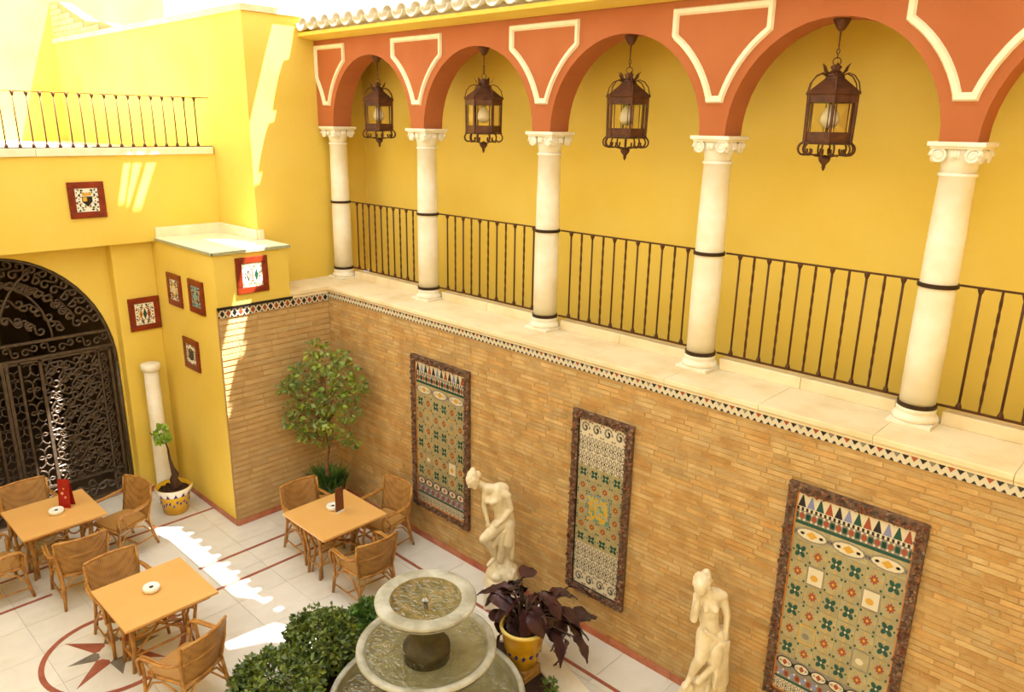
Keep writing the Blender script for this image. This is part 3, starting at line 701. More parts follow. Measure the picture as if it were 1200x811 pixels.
def pl_x(label, x_, yc_, z0, w_, h_, st): return plaque(label, (x_, yc_, z0), 'x', w_, h_, st)
pl_x('square tile plaque with a yellow crest on the wall under the balcony', X_UP, -2.455, 4.16, 0.44, 0.465, 3)
pl_x('wide tile plaque in dark red frame on the pilaster beside the gate', X_PI, -1.86, 2.505, 0.43, 0.475, 6)
pl_x('tile plaque in red frame on the box front, crossed by the sunbeam', 0.0, -1.14, 3.25, 0.445, 0.475, 4)
def pl_y(label, xc, z0, w_, h_, st): return plaque(label, (xc, YB, z0), 'y', w_, h_, st)
pl_y('upper tile plaque with pale star medallion on the side of the yellow box', -1.235, 2.93, 0.43, 0.455, 1)
pl_y('tile plaque with blue-green ground and yellow medallion on the yellow box', -0.56, 2.945, 0.43, 0.45, 2)
pl_y('lowest tile plaque on the yellow box, above the stub column', -0.90, 2.08, 0.46, 0.445, 5)

# ------------------------------------------------------------------ azulejo panels on the brick wall
def tmesh(name, w_, h_, base, shapes, mats):
    mb = MB(); mb.box((0.0008, -0.012, 0.0008), (w_-0.0008, 0, h_-0.0008), 0)
    for pts, mi in shapes: 
        mb.add([(p[0]*w_, -0.0126-0.0002*(mi % 4), p[1]*h_) for p in pts], [tuple(range(len(pts)))], mi)
    return mb.mesh(name, [base]+mats)
def ell(cx, cz, rx, rz, n=8, rot=0.0):
    return [(cx+rx*math.cos(2*PI*i/n)*math.cos(rot)-rz*math.sin(2*PI*i/n)*math.sin(rot), cz+rx*math.cos(2*PI*i/n)*math.sin(rot)+rz*math.sin(2*PI*i/n)*math.cos(rot)) for i in range(n)]
Q = 0.155
cross = []
for k in range(4):
    a = PI/2*k+PI/4; cross.append((ell(0.5+0.2*math.cos(a), 0.5+0.2*math.sin(a), 0.17, 0.12, 8, a), 1)); a += PI/4; cross.append((ell(0.5+0.38*math.cos(a), 0.5+0.38*math.sin(a), 0.06, 0.06, 5), 1 if k % 2 else 2))
cross.append((ell(.5, .5, .06, .06, 6), 3))
T_CROSS = tmesh('flower_tile', Q, Q, FIELDT, cross, [GREENT, YELT, WHT])
red = [(ell(.5+.13*math.cos(PI/2*k), .5+.13*math.sin(PI/2*k), .12, .065, 7, PI/2*k), 1) for k in range(4)]+[(ell(.5+.14*math.cos(PI/2*k+PI/4), .5+.14*math.sin(PI/2*k+PI/4), .10, .05, 6, PI/2*k+PI/4), 1) for k in range(4)]+[(ell(.5, .5, .08, .08, 6), 2)]+[(ell(a, b, .07, .07, 5), 3) for a in (.1, .9) for b in (.1, .9)]+[(ell(.5+.38*math.cos(PI/2*k), .5+.38*math.sin(PI/2*k), .05, .05, 5), 2) for k in range(4)]
T_RED = tmesh('red_star_tile', Q, Q, FIELDT, red, [REDT, YELT, GREENT])
def pict(cols): return [(ell(.5, .5, .66, .66, 4, PI/4), 1), (ell(.5, .5, .58, .58, 4, PI/4), 2), (ell(.45, .42, .22, .16, 8), 3), (ell(.55, .62, .13, .16, 7), 4), (ell(.3, .25, .08, .1, 5), 4)]
T_PICW = tmesh('picture_tile', Q, Q, FIELDT, pict(0), [GREYT, WHT, YELT, REDT])
T_PICG = tmesh('picture_tile', Q, Q, FIELDT, pict(0), [YELT, FIELDT, GREYT, REDT])
T_PICB = tmesh('picture_tile', Q, Q, FIELDT, pict(0), [GREYT, FIELDT, WHT, GREENT])
def T_MER(c): return tmesh('merlon_tile', 1, 1, WHT, [([(.06, .24), (.94, .24), (.56, .93), (.44, .93)], 1), ([(0.0, 0.0), (.26, 0), (.26, .2), (0, .2)], 2), ([(.5, 0.0), (.76, 0), (.76, .2), (.5, .2)], 2)], [c, BLACKT])
MER = [T_MER(c) for c in (BLACKT, BLUET, GREENT, REDT)]
T_FLO = tmesh('floral_tile', 1, 1, GREYT, [(ell(.5, .5, .22, .30, 7), 1), (ell(.08, .5, .14, .34, 6), 2), (ell(.92, .5, .14, .34, 6), 2), (ell(.3, .15, .1, .12, 5), 3), (ell(.7, .15, .1, .12, 5), 3), (ell(.3, .85, .1, .12, 5), 3), (ell(.7, .85, .1, .12, 5), 3)], [REDT, GREENT, WHT])
T_FLB = tmesh('floral_tile', 1, 1, GREYT, [(ell(.5, .5, .22, .32, 7), 1), (ell(.08, .5, .14, .34, 6), 2), (ell(.92, .5, .14, .34, 6), 2), (ell(.3, .2, .1, .14, 5), 3), (ell(.7, .8, .1, .14, 5), 3)], [BLUET, REDT, WHT])
T_GRN = tmesh('green_listel', 1, 1, GREENT, [], [])
def chain(bg, ln, dot): return tmesh('chain_tile', 1, 1, bg, [(ell(.5, .5, .47, .42, 12), 1), (ell(.5, .5, .41, .33, 12), 2), (ell(.5, .5, .16, .24, 4), 3), (ell(.24, .5, .1, .15, 6), 1), (ell(.76, .5, .1, .15, 6), 1), (ell(.24, .5, .06, .09, 6), 2), (ell(.76, .5, .06, .09, 6), 2), (ell(0.03, .5, .04, .2, 6), 1), (ell(.97, .5, .04, .2, 6), 1)], [ln, WHT, dot])
T_CHN, T_CHD = chain(YELT if False else FIELDT, GREYT, YELT), chain(GREYT, BLACKT, REDT)
lat = [(ell(.25+.5*i, .25+.5*j, .23, .23, 8), 1) for i in (0, 1) for j in (0, 1)]+[(ell(.25+.5*i, .25+.5*j, .11, .15, 6), 2) for i in (0, 1) for j in (0, 1)]+[(ell(.5, .5, .12, .12, 4), 3), (ell(.5, .06, .1, .1, 4), 3), (ell(.07, .5, .1, .1, 4), 3), (ell(.25, .25, .05, .07, 4), 4), (ell(.75, .75, .05, .07, 4), 4)]
T_LAT = tmesh('lattice_tile', 1, 1, WHT, lat, [GREYT, WHT, BLACKT, REDT])
scr = []
for i in range(11):
    th = i*0.75; r = .36*(1-i/13); scr.append((ell(.5+r*math.cos(th), .5+r*math.sin(th), .13, .09, 5, th+PI/2), 1))
scr += [(ell(.1, .1, .1, .07, 5, .7), 1), (ell(.9, .9, .1, .07, 5, .7), 1), (ell(.1, .88, .1, .06, 5, -.7), 2), (ell(.9, .1, .1, .06, 5, -.7), 2)]
T_SCR = tmesh('scroll_tile', 1, 1, WHT, scr, [GREYT, REDT])
PZ0, PZ1 = 0.49, 2.60
def panel(label, x0, x1, kind):
    t = thing('azulejo_panel', label, 'tile panel', (x0, 0, PZ0), 0, 'tile panels on the brick wall'); Wd, Hd = x1-x0, PZ1-PZ0; fwid = 0.075
    MB().box((0.01, -0.012, 0.01), (Wd-0.01, 0, Hd-0.01)).build('backing', MORT, t)
    # rough clinker frame: a core bar per side studded with lumps
    for (a, b) in (((0, 0), (Wd, fwid)), ((0, Hd-fwid), (Wd, Hd)), ((0, fwid), (fwid, Hd-fwid)), ((Wd-fwid, fwid), (Wd, Hd-fwid))):
        mb = MB(); mb.box((a[0], -0.045, a[1]), (b[0], 0.0, b[1]), 0, 0.25)
        n = int((b[0]-a[0])*(b[1]-a[1])/0.0005)
        for _ in range(n):
            cx, cz, s = random.uniform(a[0], b[0]), random.uniform(a[1], b[1]), random.uniform(0.009, 0.02)
            M = Matrix.Rotation(random.uniform(0, 6), 3, 'Z') @ Matrix.Rotation(random.uniform(0, 6), 3, 'X')
            vs = [M @ Vector(p)*s*random.uniform(.8, 1.3)+Vector((cx, -0.045+random.uniform(-.008, .004), cz)) for p in ((1, 0, 0), (-1, 0, 0), (0, 1, 0), (0, -1, 0), (0, 0, 1), (0, 0, -1))]
            mb.add(vs, [(0, 2, 4), (2, 1, 4), (1, 3, 4), (3, 0, 4), (2, 0, 5), (1, 2, 5), (3, 1, 5), (0, 3, 5)])
        mb.build('frame_side', CLINK, t)
    listel = MB()
    for a, b in (((fwid, fwid), (Wd-fwid, fwid+.012)), ((fwid, Hd-fwid-.012), (Wd-fwid, Hd-fwid)), ((fwid, fwid), (fwid+.012, Hd-fwid)), ((Wd-fwid-.012, fwid), (Wd-fwid, Hd-fwid))):
        listel.box((a[0], -0.03, a[1]), (b[0], 0, b[1]))
    listel.build('inner_listel', TOPE if kind != 'B' else BLACKT, t)
    u0, u1, v0, v1 = fwid+.012, Wd-fwid-.012, fwid+.012, Hd-fwid-.012; iw = u1-u0
    def row(mes, z, h, n):
        if not isinstance(mes, list): mes = [mes]
        for i in range(n):
            o = link(mes[i % len(mes)].name.split('.')[0], mes[i % len(mes)], t, 0, (u0+iw*i/n, -0.012, z))
            big = mes[i % len(mes)] in (T_CROSS, T_RED, T_PICW, T_PICG, T_PICB)
            o.scale = (iw/n/(Q if big else 1), 1, h/(Q if big else 1))
    z = v1
    if kind != 'B':
        for mes, h, n in ((MER, .15, 12), (T_FLO, .095, 9), (T_GRN, .03, 3), (T_CHN, .15, 3)): z -= h; row(mes, z, h, n)
        zb = v0
        for mes, h, n in ((MER if False else T_LAT, .11, 12), (T_GRN, .025, 3), (T_FLB, .095, 9), (T_CHD, .13, 6)): row(mes, zb, h, n); zb += h
        hq = (z-zb)/6; G, r = T_CROSS, T_RED
        pics = [[T_PICW, T_PICW], [T_PICG, T_PICB]] if kind == 'A' else [[T_PICG, T_PICG], [T_PICB, T_PICW]]
        for k in range(6):
            z -= hq
            row([G, r, G, G, r, G] if k % 3 != 1 else [r, pics[k//3][0], r, r, pics[k//3][1], r], z, hq, 6)
    else:
        for mes, h, n in ((T_SCR, .17, 4), (T_GRN if False else T_LAT, .17, 6), (T_LAT, .17, 6)): z -= h; row(mes, z, h, n)
        zb = v0
        for mes, h, n in ((T_SCR, .17, 4), (T_LAT, .17, 6), (T_LAT, .17, 6)): row(mes, zb, h, n); zb += h
        hq = (z-zb)/6
        for mes in ([T_CROSS]*4, [T_RED]*4, [T_RED]*4, [T_RED]*4, [T_RED]*4, [T_CROSS]*4): z -= hq; row(mes, z, hq, 4)
        zc = z+hq*3; pc = MB(); pc.box((Wd/2-iw*.25, -0.03, zc-hq*.98), (Wd/2+iw*.25, -0.012, zc+hq*.98)); pic = pc.build('central_picture', mat('blue_green_rim', srgb(120, 146, 150), 0.3), t)
        pi = MB()
        for _ in range(220):
            cx, cz = Wd/2+random.uniform(-.21, .21)*iw, zc+random.uniform(-.86, .86)*hq
            pi.add([(p[0], -0.0306-random.uniform(0, .0009), p[1]) for p in ell(cx, cz, random.uniform(.012, .03), random.uniform(.01, .022), 7, random.uniform(0, 3))], [tuple(range(7))], random.choice((0, 0, 0, 1, 1, 2, 3)))
        pi.build('painted_scene', [YELT, mat('ochre_glaze', srgb(196, 170, 70), .3), SKYT, mat('leaf_glaze', srgb(96, 140, 104), .3)], pic)
panel('tall tile panel with merlon band between ficus corner and bending statue', 1.885, 2.965, 'C')
panel('narrow tile panel with a central yellow picture between the two statues', 4.565, 5.32, 'B')
panel('wide tile panel with two white picture tiles to the side of the standing statue', 6.905, 7.985, 'A')
# ------------------------------------------------------------------ iron gate
gate = thing('iron_gate', 'tall arched double gate of dark scrolled wrought iron', 'gate', (X_GT-0.05, GY, 0.0))
def gb(name, y0, y1, z0, z1, parent, d=0.03): return MB().box((-d/2, y0, z0), (d/2, y1, z1)).build(name, IROND, parent)
RI = 1.38
fr = MB(); fr.tube([(0, RI*math.cos(t), GZ+(GB-0.02)*math.sin(t)) for t in [PI*i/32 for i in range(33)]], 0.028, 6); fr.tube([(0, RI, 0.02), (0, RI, GZ)], 0.028, 6); fr.tube([(0, -RI, 0.02), (0, -RI, GZ)], 0.028, 6)
fr.build('arch_frame', IROND, gate)
gb('transom_rail', -RI, RI, 2.52, 2.555, gate, 0.04); gb('transom_rail', -RI, RI, 2.30, 2.335, gate, 0.04)
# transom arches (intersecting tracery)
for c0 in (-0.98, 0.98):
    MB().tube([(0, c0+0.98*math.cos(t)*1.0, 2.55+1.10*math.sin(t)) for t in [PI*i/24 for i in range(25)] if abs(c0+0.98*math.cos(t)) < 1.28 and 2.55+1.10*math.sin(t) < GZ+GB*math.sqrt(max(0, 1-((c0+0.98*math.cos(t))/RI)**2))], 0.018, 5).build('tracery_arch', IROND, gate)
MB().tube([(0, 0.62*math.cos(t), 2.55+0.8*math.sin(t)) for t in [PI*i/24 for i in range(25)]], 0.016, 5).build('tracery_arch', IROND, gate)
def s_scroll(n=13, r=0.05):
    pts = []
    for i in range(n): th = -0.6+5.2*(1-i/(n-1)); rr = r*(0.35+0.65*i/(n-1)); pts.append((0, rr*math.cos(th), r*1.1+rr*math.sin(th)))
    q = [(p[0], -p[1], -p[2]) for p in pts[::-1]]
    return MB().tube(pts+q, 0.0125, 4, smooth=False)
def c_scroll(n=12, r=0.05):
    pts = []
    for i in range(n): th = PI*0.5+4.4*(1-i/(n-1)); rr = r*(0.4+0.6*i/(n-1)); pts.append((0, rr*math.cos(th), r*0.9+rr*math.sin(th)))
    return MB().tube(pts+[(0, r*.9, 0)]+[(p[0], p[1], -p[2]) for p in pts[::-1]], 0.0125, 4, smooth=False)
def fork():
    mb = MB(); mb.tube([(0, 0, -0.06), (0, 0, 0.0), (0, 0.02, 0.03), (0, 0.05, 0.045), (0, 0.062, 0.028)], 0.009, 4); mb.tube([(0, 0, 0.0), (0, -0.02, 0.03), (0, -0.05, 0.045), (0, -0.062, 0.028)], 0.009, 4)
    mb.tube([(0, 0, -0.06), (0, 0.03, -0.075), (0, 0.055, -0.06)], 0.008, 4); mb.tube([(0, 0, -0.06), (0, -0.03, -0.075), (0, -0.055, -0.06)], 0.008, 4); return mb
S_ME, C_ME, F_ME = s_scroll().mesh('scroll', IROND), c_scroll().mesh('scroll', IROND), fork().mesh('leaf_fork', IROND)
def put(me, parent, y, z, rot=0.0, sc=1.0, nm=None):
    o = link(nm or me.name.split('.')[0], me, parent, 0, (0, y, z)); o.rotation_euler = (rot, 0, 0); o.scale = (1, sc, sc)
for i in range(12): put(S_ME, gate, -1.21+0.22*i, 2.43, PI/2+(0.5 if i % 2 else -0.5), 1.0)
# transom fill
for a in range(30):
    t = PI*(a+0.5)/30
    for rr in (0.36, 0.50, 0.64, 0.78, 0.91):
        yy, zz = RI*rr*math.cos(t), GZ+GB*rr*math.sin(t)
        if zz > 2.66 and a % (2 if rr < 0.7 else 1) == 0: put(C_ME if (a//2) % 2 else S_ME, gate, yy, zz, t+(1.2 if rr > .8 else .2), 1.15)
for sgn, lab in ((1, 'right'), (-1, 'left')):
    leaf = thing('tmp', '', '', (0, 0, 0)) if False else MB().box((-0.02, min(sgn*0.005, sgn*0.045), 0.03), (0.02, max(sgn*0.005, sgn*0.045), 2.30)).build('gate_leaf', IROND, gate)
    def sb(nm, a, b, z0, z1): a, b = sorted((sgn*a, sgn*b)); return gb(nm, a, b, z0, z1, leaf)
    for a, b in ((0.16, 0.19), (0.40, 0.44), (1.14, 1.165), (1.28, 1.315)): sb('stile', a, b, 0.05, 2.30)
    for z in (0.04, 0.42, 2.26): sb('leaf_rail', 0.0, 1.31, z, z+0.03)
    for i in range(13):
        put(F_ME, leaf, sgn*0.105, 0.14+i*0.166, PI if i % 2 else 0, 1.0); put(F_ME, leaf, sgn*0.30, 0.14+i*0.166, 0 if i % 2 else PI, 1.45)
        put(C_ME, leaf, sgn*1.222, 0.14+i*0.166, 0, 0.85)
    for i in range(5):
        for j in range(13):
            yy, zz = sgn*(0.51+i*0.145), 0.52+j*0.137
            put(C_ME if (i+j) % 2 else S_ME, leaf, yy, zz, 0.785*((i+j) % 4)+0.4, 1.15)
    for k in range(5):
        y0, z0 = 0.46, 0.46+k*0.42; L_ = min(0.68, (2.25-z0)); MB().tube([(0, sgn*y0, z0), (0, sgn*(y0+L_), z0+L_)], 0.011, 4).build('diagonal_bar', IROND, leaf)
    for i in range(7): put(C_ME, leaf, sgn*(0.12+i*0.18), 0.24, PI/2*(i % 2), 1.3)

# ------------------------------------------------------------------ stub column + pots + plants
t = thing('stub_column', 'short plain white marble column standing against the pilaster by the gate', 'column', (-1.70, -1.93, 0))
MB().lathe([(0.125, 0.0), (0.125, 0.05), (0.112, 0.08), (0.105, 1.0), (0.10, 1.94)], 24).build('shaft', MARB, t)
MB().lathe([(0.10, 1.935), (0.122, 1.95), (0.132, 1.985), (0.132, 2.03), (0.12, 2.045), (0.0, 2.048)], 24).build('top_ring', MARB, t)
MB().tube([(0.10*math.cos(a), 0.115*math.sin(a), 0.98+0.01*math.sin(3*a)) for a in [2*PI*i/20 for i in range(20)]], 0.006, 5, closed=True).build('wire_tie', BAND, t)

def leaf_cloud(mb, c, rad, n, size, flat=0.5, shell=0.5, rng=random, mi=0, asp=0.45):
    for _ in range(n):
        d = Vector((rng.gauss(0, 1), rng.gauss(0, 1), rng.gauss(0, 1))).normalized()
        r = shell+(1-shell)*rng.random()**0.6
        p = Vector(c)+Vector((d.x*rad[0], d.y*rad[1], d.z*rad[2]))*r
        ax = (d+Vector((rng.uniform(-.9, .9), rng.uniform(-.9, .9), rng.uniform(-.9, .5)))).normalized()
        s = size*rng.uniform(.7, 1.3); u = ax.orthogonal().normalized(); u = (Matrix.Rotation(rng.uniform(0, 6.28), 3, ax) @ u); nn = ax.cross(u)
        mb.add([p, p+ax*s*.5+u*s*asp+nn*s*.06, p+ax*s-nn*s*.12, p+ax*s*.5-u*s*asp+nn*s*.06], [(0, 1, 2), (0, 2, 3)], mi)
# small plant in painted pot by the gate
t = thing('potted_plant', 'twisted little plant in a yellow pot painted blue and white by the gate', 'potted plant', (-1.03, -2.06, 0))
pot = MB().lathe([(0.15, 0.0), (0.165, 0.02), (0.205, 0.27), (0.215, 0.29), (0.245, 0.36), (0.25, 0.385), (0.24, 0.40), (0.222, 0.40), (0.205, 0.33)], 28).build('pot', POTY, t)
MB().lathe([(0.2125, 0.285), (0.2455, 0.355), (0.254, 0.385), (0.243, 0.404)], 28, cap=False).build('rim_band', POTW, pot)
dg_ = MB()
for i in range(14):
    a, b = 2*PI*i/14, 2*PI*(i+.62)/14; m_ = (a+b)/2
    dg_.add([(0.2165*math.cos(a), 0.2165*math.sin(a), 0.287), (0.2165*math.cos(b), 0.2165*math.sin(b), 0.287), (0.252*math.cos(m_), 0.252*math.sin(m_), 0.362)], [(0, 1, 2)])
for i in range(26):
    a = 2*PI*i/26; z = 0.185+0.03*math.sin(i*2.3); r = 0.1685+(z-0.02)*0.16+0.0035; w_ = 0.085
    dg_.add([(r*math.cos(a-w_), r*math.sin(a-w_), z), (r*math.cos(a), r*math.sin(a), z-0.028), (r*math.cos(a+w_), r*math.sin(a+w_), z+0.012), (r*math.cos(a), r*math.sin(a), z+0.03)], [(0, 1, 2, 3)])
dg_.build('blue_painting', POTB, pot)['kind'] = 'stuff'
so_ = MB().lathe([(0.21, 0.345), (0.1, 0.36), (0.0, 0.365)], 20).build('soil', SOIL, t)
pb_ = MB()
for _ in range(26):
    a, r = random.uniform(0, 6.28), random.uniform(.03, .19); pb_.sphere((r*math.cos(a), r*math.sin(a), 0.365), (random.uniform(.015, .03), random.uniform(.015, .03), .016), 6, 4)
pb_.build('bark_chips', SOIL, so_)['kind'] = 'stuff'
MB().tube([(0.02, 0.02, 0.34), (0.03, 0.03, 0.42), (0.01, 0.01, 0.50), (0.04, 0.03, 0.58), (-0.01, 0.02, 0.66), (-0.02, 0.0, 0.80), (0.01, -0.02, 0.98), (-0.05, -0.03, 1.12)], [0.085, 0.075, 0.055, 0.05, 0.03, 0.018, 0.012, 0.008], 9).build('stem', BARKD, t)
mb = MB(); rg = random.Random(4); leaf_cloud(mb, (-0.08, -0.05, 1.17), (0.10, 0.09, 0.14), 110, 0.06, rng=rg, asp=.5, shell=.3); mb.build('foliage', LEAFY, t)['kind'] = 'stuff'

# ficus in the corner
t = thing('ficus_tree', 'leafy ficus tree in a clay pot in the brick corner', 'tree', (0.56, -0.52, 0))
pot = MB().lathe([(0.17, 0.0), (0.18, 0.02), (0.235, 0.34), (0.255, 0.35), (0.255, 0.40), (0.235, 0.40), (0.225, 0.35)], 24).build('pot', POTT, t)
MB().lathe([(0.228, 0.36), (0.0, 0.375)], 20).build('soil', SOIL, t)
rg = random.Random(11)
br = MB(); br.tube([(0, 0, 0.34), (0.015, -0.02, 0.6), (-0.02, 0.0, 0.8), (0.02, 0.015, 1.0), (-0.01, 0.0, 1.25), (0.0, 0.0, 1.6), (-0.03, 0.02, 2.1)], [0.035, 0.03, 0.028, 0.026, 0.022, 0.016, 0.006], 7)
# crown measured in the picture plane: right = (.724,.690), depth away = (-.690,.724)
RT, DP = Vector((.7236, .6902, 0)), Vector((-.6902, .7236, 0))
clus = [(-0.05, 0, 2.48, .17), (0.05, .0, 2.3, .2), (-0.28, .05, 2.12, .26), (0.02, -.1, 2.05, .26), (0.32, -.1, 2.2, .22), (0.42, -.12, 1.93, .2), (0.18, -.2, 1.82, .24), (-0.18, -.05, 1.78, .2), (-0.42, .02, 1.62, .15), (-0.46, .02, 1.42, .13), (-0.1, -.12, 1.5, .2), (0.12, -.15, 1.52, .2), (0.36, -.15, 1.62, .16), (0.30, -.12, 1.25, .12), (0.42, -.12, 1.16, .06), (-0.30, .0, 1.22, .09), (-0.04, -.05, 1.18, .15), (-0.66, .08, 1.93, .08), (-0.5, .05, 1.95, .12), (0.52, -.12, 2.05, .1), (0.3, -.1, 2.42, .12), (-0.36, .05, 1.3, .1)]
fol = MB(); DY = -0.02
for (u, d, z, r) in clus:
    c = RT*u+DP*d; c.z = z-0.02
    c.x = max(c.x, -0.46+r*0.9); c.y = min(c.y, 0.42-r*0.9)
    leaf_cloud(fol, c, (r*.92, r*.92, r*.72), int(700*r**1.5)+12, 0.08, rng=rg, asp=.33, shell=.25)
    zb = 1.0+0.35*(z-1.0); br.tube([(0, 0, zb), (c.x*.5, c.y*.5, (zb+c.z)*.5+.03), tuple(c)], [0.012, 0.009, 0.004], 5)
br.build('trunk_and_branches', BARK, t); fol.v = [(max(p[0], -0.53+0.02*random.random()), min(p[1], 0.49-0.02*random.random()), p[2]) for p in fol.v]; fol.build('foliage', LEAFA, t)['kind'] = 'stuff'
mb = MB()
for _ in range(620):
    a, r = rg.uniform(0, 6.28), rg.uniform(.02, .22); h = rg.uniform(.14, .34); a2 = a+rg.uniform(-.5, .5); o2 = r+rg.uniform(.03, .20)
    p, q = Vector((r*math.cos(a), r*math.sin(a), .37)), Vector((min(o2, .40)*math.cos(a2), min(o2, .40)*math.sin(a2), .37+h)); m_ = (p+q)/2+Vector((0, 0, .05)); s = Vector((-math.sin(a), math.cos(a), 0))*.012
    mb.add([p-s, p+s, m_+s, q, m_-s], [(0, 1, 2, 4), (4, 2, 3)])
mb.build('underplanting', LEAFC, t)['kind'] = 'stuff'

# ------------------------------------------------------------------ tables
def table():
    t = thing('cafe_table', '', 'table', (0, 0, 0)); a = 0.46
    MB().box((-a, -a, 0.712), (a, a, 0.74)).build('table_top', TOPM, t, 0.004)
    ap = MB()
    for s in (-1, 1): ap.box((-0.40, s*0.40-0.012, 0.67), (0.40, s*0.40+0.012, 0.712)); ap.box((s*0.40-0.012, -0.388, 0.67), (s*0.40+0.012, 0.388, 0.712))
    ap.build('apron', CANED, t)
    for sx in (-1, 1):
        for sy in (-1, 1):
            lg_ = MB()
            lg_.tube([(sx*0.125, sy*0.335, 0.0), (sx*0.135, sy*0.31, 0.3), (sx*0.19, sy*0.35, 0.70)], 0.019, 7)
            lg_.tube([(sx*0.11, sy*0.295, 0.0), (sx*0.05, sy*0.27, 0.35), (sx*0.16, sy*0.33, 0.66)], 0.015, 6)
            lg_.build('leg', CANE, t)
    for s in (-1, 1):
        MB().tube([(-0.13, s*0.322, 0.17), (0.13, s*0.322, 0.17)], 0.013, 6).build('stretcher', CANE, t); MB().tube([(s*0.125, -0.322, 0.19), (s*0.125, 0.322, 0.19)], 0.013, 6).build('stretcher', CANE, t)
        for k in (-1, 0, 1):
            for ax in (0, 1):
                pts = []
                for i in range(14): an = 2*PI*i/14; u, v = k*0.15+0.075*math.cos(an), 0.56+0.08*math.sin(an); pts.append((u, s*0.285, v) if ax == 0 else (s*0.195, u, v))
                MB().tube(pts, 0.0105, 5, closed=True).build('cane_ring', CANED, t)
    for s in (-1, 1): MB().tube([(-0.12, s*-0.30, 0.2), (0, 0, 0.36), (0.12, s*0.30, 0.2)], 0.013, 6).build('cross_brace', CANED, t)
    MB().box((-0.39, -0.03, 0.668), (0.39, 0.03, 0.712)).build('top_batten', CANE, t)
    return t
TB = table(); TLAB = ['square orange-topped cafe table nearest the iron gate, with a red card', 'square orange-topped cafe table by the ficus, with a dark menu card', 'square orange-topped cafe table standing over the floor star']
TP = [(-0.63, -3.66, .985), (1.795, -1.222, 1.0), (1.88, -3.455, 1.02)]
for k, (xx, yy, s) in enumerate(TP):
    o = TB if k == 0 else copy_tree(TB); o.location = (xx, yy, 0); o['label'] = TLAB[k]; o['group'] = 'cafe tables'
# ashtrays
def ashtray():
    t = thing('ashtray', '', 'ashtray')
    MB().lathe([(0.05, 0.0), (0.062, 0.006), (0.067, 0.03), (0.06, 0.045), (0.048, 0.043), (0.03, 0.034), (0.0, 0.033)], 22).build('bowl', CERW, t)
    MB().lathe([(0.016, 0.036), (0.0, 0.0375)], 14).build('ash', ASH, t)
    return t
A0 = ashtray()
for k, (xx, yy, l) in enumerate(((-0.60, -3.64, 'beside the red card on the table nearest the gate'), (1.68, -1.17, 'beside the dark menu card on the table by the ficus'), (1.84, -3.47, 'alone on the table over the floor star'))):
    o = A0 if k == 0 else copy_tree(A0); o.scale = (1.3, 1.3, 1.25); o.location = (xx, yy, 0.74); o['label'] = 'round white ceramic ashtray '+l; o['group'] = 'ashtrays on the tables'
t = thing('table_card', 'upright red folded menu card on the table nearest the gate', 'menu card', (-0.70, -3.49, 0.74), math.radians(40))
for s in (-1, 1):
    mb = MB(); M = Matrix.Rotation(s*math.radians(9), 3, 'X'); mb.box((-0.075, s*0.05-.002, 0.0), (0.075, s*0.05+.002, 0.37)); mb.v = [tuple(Vector(p) if p[2] == 0 else Vector((p[0], p[1]-s*0.048, p[2]))) for p in mb.v]
    pan = mb.build('card_face', REDC, t)
    if s == -1:
        em = MB(); 
        for cx, cz, r in ((-0.02, 0.19, .02), (0.02, 0.14, .016), (0.0, 0.25, .012)): em.add([(p[0], -0.052+0.13*p[1]-.0022, p[1]) for p in ell(cx, cz, r, r, 8)], [tuple(range(8))])
        em.build('pale_emblem', PINKC, pan)['kind'] = 'stuff'
t = thing('menu_holder', 'thin dark menu card standing on the table by the ficus', 'menu card', (1.80, -1.15, 0.74), math.radians(95))
MB().box((-0.06, -0.006, 0.012), (0.06, 0.006, 0.33)).build('card', BROWNC, t); MB().box((-0.055, -0.022, 0.0), (0.055, 0.022, 0.014)).build('foot', CERW, t)

